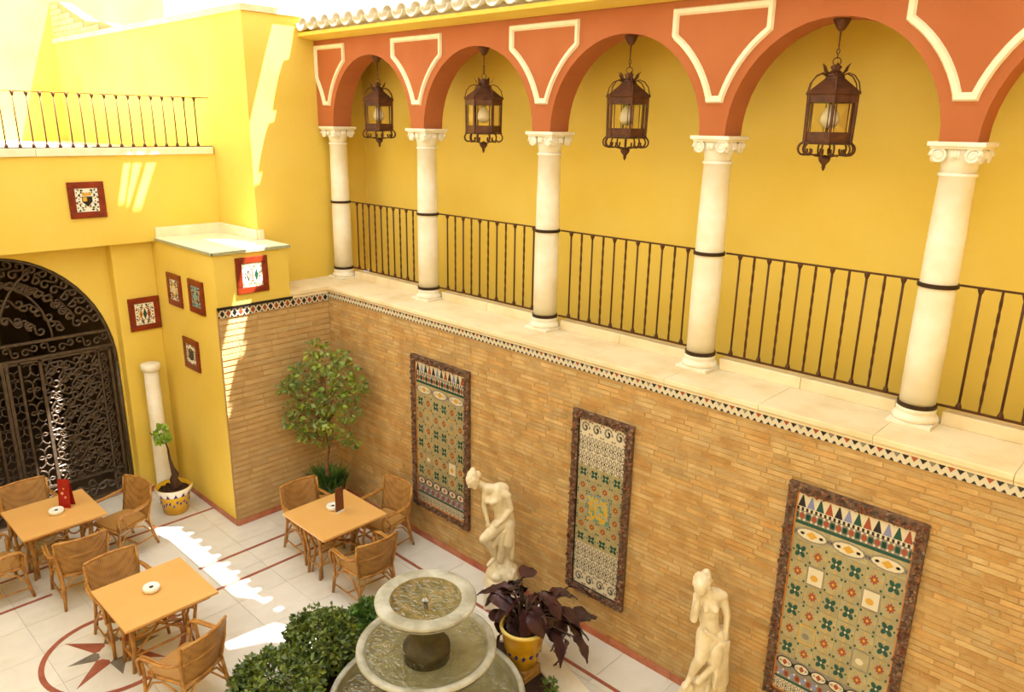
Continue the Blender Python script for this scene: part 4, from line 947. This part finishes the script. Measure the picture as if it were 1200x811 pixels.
# ------------------------------------------------------------------ rattan armchairs (front = +x)
def chair():
    t = thing('rattan_armchair', '', 'chair')
    def sheet(rows, th):
        # rows: list of rows of points, thickened along normal approx (x)
        mb = MB(); n = len(rows); m = len(rows[0]); vs = []; fs = []
        for off in (0, th):
            for r_ in rows:
                for p in r_: vs.append((p[0]-off, p[1], p[2]))
        K = n*m
        for i in range(n-1):
            for j in range(m-1):
                a, b, c, d = i*m+j, i*m+j+1, (i+1)*m+j+1, (i+1)*m+j; fs += [(a, b, c, d), (K+d, K+c, K+b, K+a)]
        for i in range(n-1):
            for j in (0, m-1): a, d = i*m+j, (i+1)*m+j; fs.append((a, d, K+d, K+a) if j == 0 else (d, a, K+a, K+d))
        for j in range(m-1):
            for i in (0, n-1): a, b = i*m+j, i*m+j+1; fs.append((b, a, K+a, K+b) if i == 0 else (a, b, K+b, K+a))
        mb.add(vs, fs, 0, None, True); return mb
    rows = []
    for i in range(7):
        f = i/6; z = 0.40+0.46*f; x0 = -0.215-0.105*f; hw = 0.235+0.03*f; rows.append([(x0+0.05*((2*j/10-1)**2), hw*(2*j/10-1), z) for j in range(11)])
    bk = sheet(rows, 0.022).build('backrest', RATT, t)
    for rr in (rows[-1], rows[0]): MB().tube([(p[0]-0.011, p[1], p[2]) for p in rr], 0.016, 6).build('back_rim', CANE, bk)
    MB().tube([(rows[3][j][0]-0.022, rows[3][j][1], rows[3][j][2]+.02) for j in range(11)], 0.011, 5).build('back_rim', CANE, bk)
    st = MB(); ring = []
    pts = [(-0.22, -0.20), (0.20, -0.25), (0.245, -0.22), (0.255, 0), (0.245, 0.22), (0.20, 0.25), (-0.22, 0.20), (-0.235, 0)]
    st.prism(pts, 0.385, 0.43); st.build('seat', RATT, t, 0.012)
    MB().tube([(p[0]*1.03, p[1]*1.03, 0.40) for p in pts], 0.015, 6, closed=True).build('seat_frame', CANE, t)
    for s in (-1, 1):
        MB().tube([(-0.285, s*0.255, 0.0), (-0.235, s*0.235, 0.25), (-0.205, s*0.232, 0.42), (-0.24, s*0.265, 0.64), (-0.265, s*0.272, 0.85)], [.017, .018, .018, .016, .014], 7).build('leg', CANE, t)
        MB().tube([(0.30, s*0.285, 0.0), (0.262, s*0.272, 0.25), (0.25, s*0.272, 0.42), (0.255, s*0.285, 0.55)], .018, 7).build('leg', CANE, t)
        ar = MB()
        for off in (0.0, 0.030):
            ar.tube([(0.255, s*(0.275+off), 0.42), (0.272, s*(0.282+off), 0.55), (0.265, s*(0.285+off), 0.59), (0.225, s*(0.288+off), 0.625), (0.15, s*(0.292+off), 0.637), (0.0, s*(0.297+off), 0.636), (-0.14, s*(0.292+off*.8), 0.648), (-0.235, s*(0.272+off*.3), 0.675)], 0.0145, 6)
        ar.build('armrest', CANE, t)
        MB().tube([(0.285, s*0.28, 0.05), (0.255, s*0.272, 0.2), (0.17, s*0.262, 0.33), (0.03, s*0.255, 0.385), (-0.11, s*0.245, 0.33), (-0.215, s*0.24, 0.2), (-0.27, s*0.25, 0.05)], 0.0115, 6).build('side_arch', CANE, t)
        MB().tube([(0.285, s*0.28, 0.13), (-0.262, s*0.246, 0.13)], 0.0105, 6).build('stretcher', CANE, t)
        MB().tube([(0.12, s*0.262, 0.40), (0.14, s*0.28, 0.5), (0.22, s*0.292, 0.61)], 0.010, 5).build('arm_brace', CANE, t)
    for x_, hw in ((0.265, 0.272), (-0.235, 0.235)):
        MB().tube([(x_*1.1, -hw*1.02, 0.06), (x_, -hw*.95, 0.22), (x_*.97, -hw*.6, 0.35), (x_*.96, 0, 0.385), (x_*.97, hw*.6, 0.35), (x_, hw*.95, 0.22), (x_*1.1, hw*1.02, 0.06)], 0.0115, 6).build('cross_arch', CANE, t)
    MB().tube([(0.0, -0.262, 0.13), (0.0, 0.262, 0.13)], 0.0105, 6).build('stretcher', CANE, t)
    return t
CH0 = chair()
CP = [(-1.25, -3.76, 0.0, 'between the iron gate and the table with the red card'),
      (-0.50, -2.94, -PI/2+0.28, 'turned side-on at the red-card table, back towards the painted pot'),
      (0.16, -3.66, PI-0.1, 'with its back to the table over the floor star, at the red-card table'),
      (-0.42, -4.42, PI/2+0.05, 'at the red-card table, side facing away from the painted pot'),
      (1.22, -1.215, 0.0, 'at the table by the ficus, back towards the yellow box'),
      (1.86, -0.53, -PI/2+0.08, 'between the table by the ficus and the brick wall'),
      (2.56, -1.32, PI-0.06, 'at the table by the ficus, back towards the fountain'),
      (1.34, -3.58, 0.05, 'at the table over the star, facing the green bushes'),
      (2.77, -3.55, PI+0.33, 'at the table over the star, back towards the green bushes')]
for k, (xx, yy, rz, l) in enumerate(CP):
    o = CH0 if k == 0 else copy_tree(CH0); o.location = (xx, yy, 0.004); o.rotation_euler.z = rz; o['label'] = 'rattan armchair '+l; o['group'] = 'rattan armchairs'

# ------------------------------------------------------------------ fountain in its planted octagon
FC = (4.64, -2.13)
kb = sroot('trim_6', 'marble kerb around the fountain bed', (FC[0], FC[1], 0))
a0 = math.radians(73)
for k in range(8):
    a = a0+k*PI/4; ro, ri = 1.55/math.cos(PI/8), 1.28/math.cos(PI/8); e = 0.003
    p = [(ro*math.cos(a-PI/8+e), ro*math.sin(a-PI/8+e)), (ro*math.cos(a+PI/8-e), ro*math.sin(a+PI/8-e)), (ri*math.cos(a+PI/8-e), ri*math.sin(a+PI/8-e)), (ri*math.cos(a-PI/8+e), ri*math.sin(a-PI/8+e))]
    MB().prism(p, 0.001, 0.055).build('kerb_slab', CREAM if False else MARB, kb, 0.005)
sl = MB(); sl.prism([(1.385*math.cos(a0+PI/8+k*PI/4), 1.385*math.sin(a0+PI/8+k*PI/4)) for k in range(8)], 0.0006, 0.03); sl.build('bed_soil', SOIL, kb)
ft = thing('stone_fountain', 'three-tiered round stone fountain with water in each bowl', 'fountain', (FC[0], FC[1], 0.02))
def bowl(name, prof, m, parent=ft, n=56): return MB().lathe(prof, n, cap=False).build(name, m, parent)
ba = bowl('basin', [(0.0, 0.01), (0.80, 0.01), (0.86, 0.03), (0.88, 0.10), (0.885, 0.25), (0.905, 0.275), (0.915, 0.30), (0.905, 0.325), (0.865, 0.325), (0.855, 0.31)], FSTONE)
bowl('basin_lining', [(0.857, 0.311), (0.845, 0.24), (0.82, 0.10), (0.0, 0.07)], FLIN, ba)
bowl('water', [(0.84, 0.235), (0.0, 0.235)], WATER, ba)
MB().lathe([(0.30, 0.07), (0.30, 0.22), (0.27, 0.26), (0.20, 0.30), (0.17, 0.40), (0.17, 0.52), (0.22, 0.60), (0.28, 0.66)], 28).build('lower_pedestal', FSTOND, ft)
b2 = bowl('middle_bowl', [(0.0, 0.62), (0.25, 0.63), (0.42, 0.68), (0.56, 0.76), (0.615, 0.815), (0.635, 0.84), (0.632, 0.862), (0.61, 0.872), (0.575, 0.868), (0.56, 0.855)], FSTONE)
bowl('bowl_underside', [(0.0, 0.616), (0.255, 0.626), (0.425, 0.676), (0.565, 0.755), (0.618, 0.808)], FSTONE, b2)
bowl('bowl_lining', [(0.562, 0.857), (0.52, 0.80), (0.40, 0.75), (0.0, 0.72)], FLIN, b2)
bowl('water', [(0.548, 0.838), (0.0, 0.838)], WATER, b2)
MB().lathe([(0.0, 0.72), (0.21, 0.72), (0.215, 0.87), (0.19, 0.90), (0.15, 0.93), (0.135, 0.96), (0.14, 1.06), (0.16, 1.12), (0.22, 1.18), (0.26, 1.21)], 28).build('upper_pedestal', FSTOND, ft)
b3 = bowl('top_bowl', [(0.0, 1.16), (0.18, 1.17), (0.30, 1.21), (0.40, 1.275), (0.43, 1.31), (0.452, 1.325), (0.455, 1.345), (0.44, 1.358), (0.34, 1.362), (0.32, 1.35)], FSTONE)
bowl('bowl_underside', [(0.0, 1.156), (0.184, 1.166), (0.305, 1.206), (0.405, 1.27), (0.434, 1.305)], FSTONE, b3)
bowl('bowl_lining', [(0.321, 1.351), (0.30, 1.29), (0.22, 1.25), (0.0, 1.23)], mat('rust_stone_lining', srgb(170, 146, 96), .5, srgb(120, 116, 76), 12, .3), b3)
bowl('water', [(0.305, 1.333), (0.0, 1.333)], WATER, b3)
MB().lathe([(0.02, 1.25), (0.016, 1.36), (0.01, 1.372), (0.0, 1.374)], 10).build('spout', FSTOND, b3)
MB().lathe([(0.05, 1.334), (0.04, 1.342), (0.02, 1.36), (0.008, 1.39), (0.0, 1.40)], 14).build('bubbling_water', clear_mat('foam', (0.95, 0.93, 0.85, 1), 0.2, 0.3), b3)

# bushes round the fountain
def bush(label, c, rad, n, seed, size=0.055, m=LEAFB):
    d0 = Vector((c[0]-FC[0], c[1]-FC[1], 0)); root = Vector((FC[0], FC[1], 0))+d0.normalized()*1.12
    off = Vector((c[0], c[1], 0))-root
    t = thing('leafy_bush', label, 'bush', (root.x, root.y, 0.03)); rg = random.Random(seed); f = MB()
    leaf_cloud(f, (off.x, off.y, rad[2]*0.95+.03), rad, n, size, rng=rg, asp=.36, shell=.72)
    for _ in range(9):
        d = Vector((rg.uniform(-1, 1), rg.uniform(-1, 1), rg.uniform(.1, 1))).normalized(); q = (off.x+d.x*rad[0]*.85, off.y+d.y*rad[1]*.85, rad[2]*.95+d.z*rad[2]*.85+.03); leaf_cloud(f, q, (.13, .13, .12), n//14, size, rng=rg, asp=.36, shell=.3)
    for _ in range(60):
        a, q = rg.uniform(0, 6.28), rg.random()**.5; h0 = rad[2]*.95+rad[2]*math.sqrt(max(0, 1-q*q))*.95
        leaf_cloud(f, (off.x+q*rad[0]*math.cos(a), off.y+q*rad[1]*math.sin(a), h0+.06), (.025, .025, .07), 9, size, rng=rg, asp=.33, shell=.1)
    f.v = [(p[0], p[1], max(p[2], 0.032+0.01*rg.random())) for p in f.v]
    f.build('foliage', m, t)['kind'] = 'stuff'
    b_ = MB()
    for k in range(7):
        a = 2*PI*k/7; ex, ey = off.x+rad[0]*.6*math.cos(a), off.y+rad[1]*.6*math.sin(a)
        b_.tube([(0.02*math.cos(a), 0.02*math.sin(a), -.002), (ex*.35, ey*.35, rad[2]*.8), (ex, ey, rad[2]*1.45)], [.014, .01, .004], 5)
    b_.build('stems', BARKD, t)
bush('wide dark green bush at the side of the fountain basin facing the chairs', (3.52, -3.02), (0.42, 0.40, 0.24), 2000, 21)
bush('rounded green bush between the fountain bowls and the star table', (3.36, -2.42), (0.36, 0.33, 0.30), 1800, 22)
bush('light green feathery shrub beside the fountain, behind the rounded bush', (3.40, -1.83), (0.30, 0.26, 0.20), 1000, 23, 0.06, LEAFC)

# dark-leaved plant
t = thing('potted_plant', 'purple-leaved plant in a yellow glazed pot beside the fountain', 'potted plant', (4.81, -1.01, 0.03))
bk_ = MB(); bk_.box((-0.22, -0.13, 0), (0.15, 0.115, 0.06)); bk_.box((-0.17, -0.125, 0.06), (0.14, 0.115, 0.112)); bk_.build('wood_stand', mat('pale_timber', srgb(196, 156, 90), .7, srgb(176, 132, 70), 6), t)
pot = MB().lathe([(0.13, 0.11), (0.145, 0.12), (0.19, 0.30), (0.215, 0.48), (0.235, 0.52), (0.24, 0.55), (0.23, 0.565), (0.21, 0.56), (0.20, 0.50)], 30).build('pot', POTY, t)
MB().lathe([(0.236, 0.535), (0.243, 0.55), (0.232, 0.568), (0.212, 0.565)], 30, cap=False).build('pale_rim', mat('pale_yellow_glaze', srgb(236, 206, 110), .25), pot)
bl_ = MB()
for i in range(16):
    a = 2*PI*i/16; z = 0.30+0.012*math.sin(i*1.7); r = 0.1935; w_ = 0.12
    bl_.add([(r*math.cos(a-w_), r*math.sin(a-w_), z), (r*math.cos(a), r*math.sin(a), z-0.03), (r*math.cos(a+w_), r*math.sin(a+w_), z+0.01), (r*math.cos(a), r*math.sin(a), z+0.035)], [(0, 1, 2, 3)])
bl_.build('blue_painting', POTB, pot)['kind'] = 'stuff'
MB().lathe([(0.205, 0.51), (0.0, 0.52)], 20).build('soil', SOIL, t)
rg = random.Random(5)
def big_leaf(L_, W_):
    vs = []; fs = []; n = 8
    for i in range(n+1):
        f = i/n; wd = W_*math.sin(PI*min(1, f*0.96+0.04))**0.75*(1-.15*f); x = L_*f; dz = -0.45*L_*f*f
        for s in (-1, -.5, 0, .5, 1): vs.append((x, s*wd, dz+0.22*wd*abs(s)+0.012*math.sin(f*14+s*5)))
    for i in range(n):
        for j in range(4): fs.append((i*5+j, i*5+j+1, (i+1)*5+j+1, (i+1)*5+j))
    mb = MB(); mb.add(vs, fs, 0, None, True); me = mb.mesh('leaf', LEAFP); return me
LM = [big_leaf(0.30, 0.095), big_leaf(0.26, 0.11), big_leaf(0.34, 0.085), big_leaf(0.2, 0.065)]
stm = MB(); specs = []
for k in range(64):
    u, d, z = rg.gauss(0.06, 0.30), rg.gauss(0.02, .16), rg.uniform(0.58, 0.98)
    u = max(-.52, min(.62, u)); specs.append((u, d, z-0.25*abs(u-.1), rg.uniform(-.6, .6), rg.choice((0, 1, 1, 2, 3))))
specs += [(0.36, -.14, .70, -1.1, 2), (0.43, -.1, .74, -.9, 0), (0.50, -.05, .42, -1.35, 2), (0.28, -.15, .72, -.6, 1), (-.40, 0, .80, -.1, 0), (-.5, .05, .72, -.2, 1), (.52, .1, .95, .2, 1)]
for u, d, z, pit, li in specs:
    p = RT*u+DP*d; ang = math.atan2(p.y, p.x)+rg.uniform(-.7, .7)
    if FC and (p.y-1.01) > -0.25: p.y = 0.74
    wq = Vector((4.81+p.x-FC[0], -1.01+p.y-FC[1], 0))
    if wq.length < 1.04: wq = wq.normalized()*1.04; p = Vector((wq.x+FC[0]-4.81, wq.y+FC[1]+1.01, 0)); ang = rg.uniform(-.2, 3.3)
    st0 = Vector((p.x*.12, p.y*.12, .5)); q = Vector((p.x*.85, p.y*.85, z))
    stm.tube([st0, (st0+q)/2+Vector((0, 0, .10)), q], [.013, .010, .005], 5)
    o = link('leaf', LM[li], t, 0, q); o.rotation_euler = (rg.uniform(-.5, .5), 0.25-pit*0.9, ang)
stm.tube([(0, 0, .5), (0.03, 0.02, .66), (0.0, 0.05, .84)], [.03, .026, .018], 7)
stm.build('stems', BARKD, t)
# small green seedling at the kerb
t = thing('seedling', 'small green seedling in the fountain bed by the marble kerb', 'plant', (5.25, -1.08, 0.03))
mb = MB(); leaf_cloud(mb, (0, 0, .13), (.06, .06, .1), 50, .055, rng=rg, asp=.3, shell=.2); mb.build('leaves', LEAFC, t)['kind'] = 'stuff'; MB().tube([(0, 0, 0), (0.01, 0, .15)], .006, 5).build('stem', BARK, t)
gm = MB()
for k in range(90):
    a, r = rg.uniform(0.4, 2.6), rg.uniform(1.03, 1.14)
    gx, gy = FC[0]+min(r, 1.14)*math.cos(a), FC[1]+min(r, 1.14)*math.sin(a)
    if math.hypot(gx-4.79, gy+1.02) > 0.38 and math.hypot(gx-5.25, gy+1.08) > 0.20: leaf_cloud(gm, (gx, gy, .06), (.05, .05, .03), 6, .055, rng=rg, asp=.4)
g_ = gm.build('ground_cover', mat('ground_leaf', srgb(70, 60, 40), .6, srgb(50, 60, 34), 5, rnd=.3, attr=True)); g_['kind'] = 'stuff'; g_['label'] = 'dark low ground cover in the fountain bed'; g_['category'] = 'plants'

# ------------------------------------------------------------------ statues
def capsule(mb, p, r0, q, r1, n=14):
    p, q = Vector(p), Vector(q); d = q-p; L_ = d.length
    rot = d.to_track_quat('Z', 'Y').to_matrix() if L_ > 1e-6 else Matrix.Identity(3)
    prof = [(r0*math.sin(a), -r0*math.cos(a)) for a in [PI/2*i/5 for i in range(6)]]+[(r1*math.cos(a), L_+r1*math.sin(a)) for a in [PI/2*i/5 for i in range(6)]]
    k = len(prof); vs = []; fs = []
    for i in range(n):
        a = 2*PI*i/n
        for r, z in prof: vs.append(p+rot @ Vector((max(r, 1e-4)*math.cos(a), max(r, 1e-4)*math.sin(a), z)))
    for i in range(n):
        j = (i+1) % n
        for s in range(k-1): fs.append((i*k+s, j*k+s, j*k+s+1, i*k+s+1))
    fs += [tuple(i*k for i in range(n))[::-1], tuple(i*k+k-1 for i in range(n))]
    mb.add(vs, fs, 0, None, True)
def fuse(mb, name, m, parent, voxel=0.011, smooth=5):
    me = mb.mesh('tmp', m); t_ = bpy.data.objects.new('tmp', me); COL.objects.link(t_)
    r = t_.modifiers.new('r', 'REMESH'); r.mode = 'VOXEL'; r.voxel_size = voxel; r.use_smooth_shade = True
    s = t_.modifiers.new('s', 'SMOOTH'); s.factor = 0.5; s.iterations = smooth
    dg = bpy.context.evaluated_depsgraph_get(); dg.update(); me2 = bpy.data.meshes.new_from_object(t_.evaluated_get(dg)); bpy.data.objects.remove(t_)
    me2.materials.clear(); me2.materials.append(m)
    for p in me2.polygons: p.use_smooth = True
    return link(name, me2, parent)
def hand(mb, w_, d, pn, s=1.0):
    # palm plus five fingers; d = finger direction, pn = palm normal
    w_, d, pn = Vector(w_), Vector(d).normalized(), Vector(pn).normalized(); sd = d.cross(pn).normalized()
    capsule(mb, w_, .018*s, w_+d*.055*s, .021*s); 
    for k, l in ((-1.5, .045), (-.5, .055), (.5, .052), (1.5, .042)):
        b = w_+d*.06*s+sd*k*.0115*s; m_ = b+d*l*.55*s+pn*.006*s; capsule(mb, b, .0078*s, m_, .0072*s, 8); capsule(mb, m_, .0072*s, m_+d*l*.42*s+pn*.016*s, .006*s, 8)
    b = w_+d*.02*s-sd*.017*s; m_ = b+d*.025*s-sd*.02*s; capsule(mb, b, .009*s, m_, .008*s, 8); capsule(mb, m_, .008*s, m_+d*.025*s+pn*.006*s, .0065*s, 8)
def head(mb, c, face, upv, s=1.0):
    c, f, u = Vector(c), Vector(face).normalized(), Vector(upv); u = (u-f*u.dot(f)).normalized(); sdv = f.cross(u)
    M = Matrix((sdv, f, u)).transposed()
    mb.sphere(c, (.066*s, .08*s, .088*s), 16, 10, M=M); capsule(mb, c+f*.03*s-u*.035*s, .05*s, c+f*.045*s-u*.075*s, .028*s)
    capsule(mb, c+f*.079*s+u*.005*s, .008*s, c+f*.092*s-u*.022*s, .012*s, 8)           # nose
    for k in (-1, 1):
        capsule(mb, c+f*.072*s+u*.018*s+sdv*k*.012*s, .01*s, c+f*.064*s+u*.02*s+sdv*k*.038*s, .009*s, 8)   # brow
        mb.sphere(c+f*.068*s+u*.002*s+sdv*k*.026*s, .009*s, 8, 5); mb.sphere(c+sdv*k*.066*s-u*.005*s, (.012*s, .018*s, .024*s), 8, 5, M=M)
    capsule(mb, c+f*.076*s-u*.045*s-sdv*.014*s, .007*s, c+f*.076*s-u*.045*s+sdv*.014*s, .007*s, 8)
def rock(mb, c, rad, seed, n=26):
    rg2 = random.Random(seed)
    mb.sphere((c[0], c[1], c[2]), rad, 18, 10)
    for _ in range(n):
        a, t_ = rg2.uniform(0, 6.28), rg2.uniform(0, 1.2); d = Vector((math.cos(a)*math.sin(t_), math.sin(a)*math.sin(t_), math.cos(t_)))
        mb.sphere((c[0]+d.x*rad[0]*.85, c[1]+d.y*rad[1]*.85, c[2]+d.z*rad[2]*.85), [rg2.uniform(.035, .075) for _ in range(3)], 8, 6)
ROT = math.radians(43.65)
# bending bather; local x = across the picture, y = away from the viewer, z up
t = thing('marble_statue', 'cream marble statue of a bather bending forward on a rounded rock', 'statue', (3.805, -0.30, 0), ROT)
PB = 0.26
MB().box((-0.20, -0.16, 0), (0.20, 0.16, PB)).build('pedestal', MARB, t, 0.01)
b = MB(); rock(b, (0, 0, PB+.10), (.19, .165, .17), 3, 20); b.lathe([(0.2, PB), (0.215, PB+.02), (0.20, PB+.06), (0.19, PB+.10), (0.0, PB+.10)], 24); capsule(b, (0.05, .02, PB+.2), .09, (.08, .05, PB+.34), .06)
fuse(b, 'rock_base', STAT, t, .012, 4)
z_ = lambda z: z
b = MB()
hip, waist, chest = (0.02, 0.02, 1.03), (-0.02, 0.02, 1.20), (-0.075, 0.0, 1.37)
b.sphere(hip, (.115, .10, .10), 14, 10); capsule(b, hip, .10, waist, .078); capsule(b, waist, .078, chest, .095)
capsule(b, (-0.03, .02, 1.44), .075, (-0.17, -.01, 1.49), .06); capsule(b, chest, .09, (-0.06, .01, 1.46), .08)
capsule(b, (-0.09, -.075, 1.36), .036, (-0.12, -.085, 1.345), .03); capsule(b, (-0.15, -.04, 1.36), .034, (-0.17, -.055, 1.345), .028)
SR, SL = (0.055, -.01, 1.40), (-0.19, .01, 1.46)
capsule(b, (-0.03, 0, 1.45), .06, SR, .05); capsule(b, (-0.13, 0, 1.47), .055, SL, .046)
ER, HR = (0.10, -.03, 1.245), (0.005, -.09, 1.125); EL, HL = (-0.205, .0, 1.255), (-0.165, -.05, 1.10)
capsule(b, SR, .045, ER, .034); capsule(b, ER, .034, HR, .022); hand(b, HR, (-.7, -.25, -.45), (0, .6, -.6), .95)
capsule(b, SL, .042, EL, .032); capsule(b, EL, .032, HL, .021); hand(b, HL, (.25, -.2, -.9), (.2, .8, 0), .95)
capsule(b, (-0.19, 0, 1.50), .042, (-0.27, -.02, 1.56), .038); head(b, (-0.335, -.04, 1.605), (-.55, -.45, -.55), (-.75, -.1, .62), .98)
for c_, r_ in (((-0.345, -.02, 1.655), .06), ((-0.335, .0, 1.705), .035), ((-.29, .02, 1.64), .05)): b.sphere(c_, r_, 12, 8)
KL, AL = (-0.20, -.10, .90), (-0.075, -.03, .62); KR, AR = (0.075, -.06, .82), (0.03, .02, .56)
capsule(b, (-0.03, -.02, 1.03), .09, KL, .058); capsule(b, KL, .056, ((KL[0]+AL[0])/2+.03, -.04, .75), .05); capsule(b, ((KL[0]+AL[0])/2+.03, -.04, .75), .05, AL, .03); capsule(b, AL, .03, (-0.15, -.09, .555), .024)
capsule(b, (0.06, .0, 1.02), .09, KR, .06); capsule(b, KR, .056, (.065, .01, .70), .05); capsule(b, (.065, .01, .70), .05, AR, .032); capsule(b, AR, .03, (-.03, -.08, .50), .024)
b.sphere((-0.02, .035, 1.47), (.10, .07, .07), 12, 8); capsule(b, (0.02, .05, 1.25), .085, (-.02, .04, 1.42), .09)
fuse(b, 'figure', STAT, t, .0085, 3)
b = MB()
capsule(b, (0.0, -.04, 1.0), .05, (-0.10, -.07, .78), .03); capsule(b, (0.03, -.06, .98), .045, (-0.03, -.06, .62), .03); capsule(b, (.02, -.05, .9), .05, (-.01, -.03, .58), .045)
for k in range(6): capsule(b, (0.06+.012*k, .06-.01*k, 1.04-.03*k), .035, (0.09+.016*(k % 3), .07-.02*k, .52+.02*k), .03)
capsule(b, (0.10, .05, 1.12), .04, (.12, .06, .96), .045)
fuse(b, 'drapery', STAT, t, .011, 4)
# standing figure
t = thing('marble_statue', 'cream marble statue of a standing figure, hand to chin, leaning on drapery', 'statue', (6.495, -0.30, 0), ROT)
PB = 0.20
MB().box((-0.24, -0.13, 0), (0.19, 0.16, PB)).build('pedestal', MARB, t, 0.01)
b = MB(); rock(b, (-0.05, 0, PB+.10), (.23, .15, .18), 9, 24); capsule(b, (0.09, .05, PB+.1), .11, (.10, .04, .80), .075); capsule(b, (-0.16, -.03, PB+.14), .09, (-.20, -.05, PB+.26), .06)
fuse(b, 'rock_base', STAT, t, .012, 4)
b = MB(); hip, waist, chest = (-0.035, .0, 1.02), (-0.045, .0, 1.18), (-0.065, -.01, 1.34)
b.sphere(hip, (.11, .09, .095), 14, 10); capsule(b, hip, .095, waist, .078); capsule(b, waist, .076, chest, .09); capsule(b, chest, .088, (-0.075, .0, 1.40), .07)
capsule(b, (-.03, -.085, 1.335), .034, (-.03, -.10, 1.325), .03); capsule(b, (-.11, -.08, 1.335), .034, (-.115, -.095, 1.325), .03)
SL, SR = (-0.17, .0, 1.40), (0.055, .01, 1.395); capsule(b, (-.08, 0, 1.40), .06, SL, .046); capsule(b, (-.05, 0, 1.40), .06, SR, .05)
EL, HL = (-0.205, -.06, 1.20), (-0.195, -.10, 1.40); ER, HR = (0.11, .0, 1.20), (0.10, -.05, 1.0)
capsule(b, SL, .042, EL, .034); capsule(b, EL, .032, HL, .022); hand(b, HL, (.05, -.05, .95), (.2, .9, 0), .95)
capsule(b, SR, .044, ER, .034); capsule(b, ER, .033, HR, .022); hand(b, HR, (-.1, -.15, -.95), (-.8, 0, .1), .95)
capsule(b, (-.09, .0, 1.44), .042, (-.12, -.01, 1.51), .04); head(b, (-0.165, -.075, 1.555), (-.42, -.55, -.72), (-.35, -.55, .76), 1.05)
for c_, r_ in (((-0.155, -.04, 1.59), .074), ((-0.115, .0, 1.635), .040), ((-.12, .0, 1.56), .06), ((-.20, -.06, 1.57), .05)): b.sphere(c_, r_, 12, 8)
for k in range(9): a = k*.7; capsule(b, (-.155+.06*math.cos(a), -.04+.05*math.sin(a), 1.635), .016, (-.155+.08*math.cos(a+.5), -.04+.07*math.sin(a+.5), 1.59), .014, 8)
b.sphere((-.02, .02, 1.40), (.10, .07, .07), 12, 8); capsule(b, (-.05, .02, 1.15), .088, (-.06, .01, 1.33), .096)
KL, AL = (-0.115, -.085, .80), (-0.175, -.03, .56); KR, AR = (0.0, -.07, .78), (0.01, -.02, .50)
capsule(b, (-.07, -.01, 1.0), .085, KL, .058); capsule(b, KL, .054, (-.14, -.045, .70), .048); capsule(b, (-.14, -.045, .70), .048, AL, .03); capsule(b, AL, .03, (-.235, -.10, .50), .024)
capsule(b, (.01, -.01, 1.0), .085, KR, .058); capsule(b, KR, .054, (.01, -.03, .66), .047); capsule(b, (.01, -.03, .66), .047, AR, .03); capsule(b, AR, .03, (-.04, -.11, .46), .024)
fuse(b, 'figure', STAT, t, .0085, 3)
b = MB()
for k in range(7): capsule(b, (0.05+.012*k, -.06+.02*k, 1.04-.01*k), .032, (0.03+.022*k, -.09+.03*k, .55+.03*(k % 3)), .03)
capsule(b, (-.10, -.095, 1.10), .018, (.08, -.09, .97), .026); b.sphere((0.015, -.12, .85), (.06, .035, .13), 14, 10); capsule(b, (.09, .02, 1.02), .06, (.11, .02, .5), .09); capsule(b, (.0, -.1, .74), .035, (-.12, -.1, .56), .03)
for k in range(5): capsule(b, (.05+.02*k, -.11+.01*k, .98), .014, (.02+.03*k, -.13+.02*k, .52), .02, 8)
fuse(b, 'drapery', STAT, t, .011, 4)
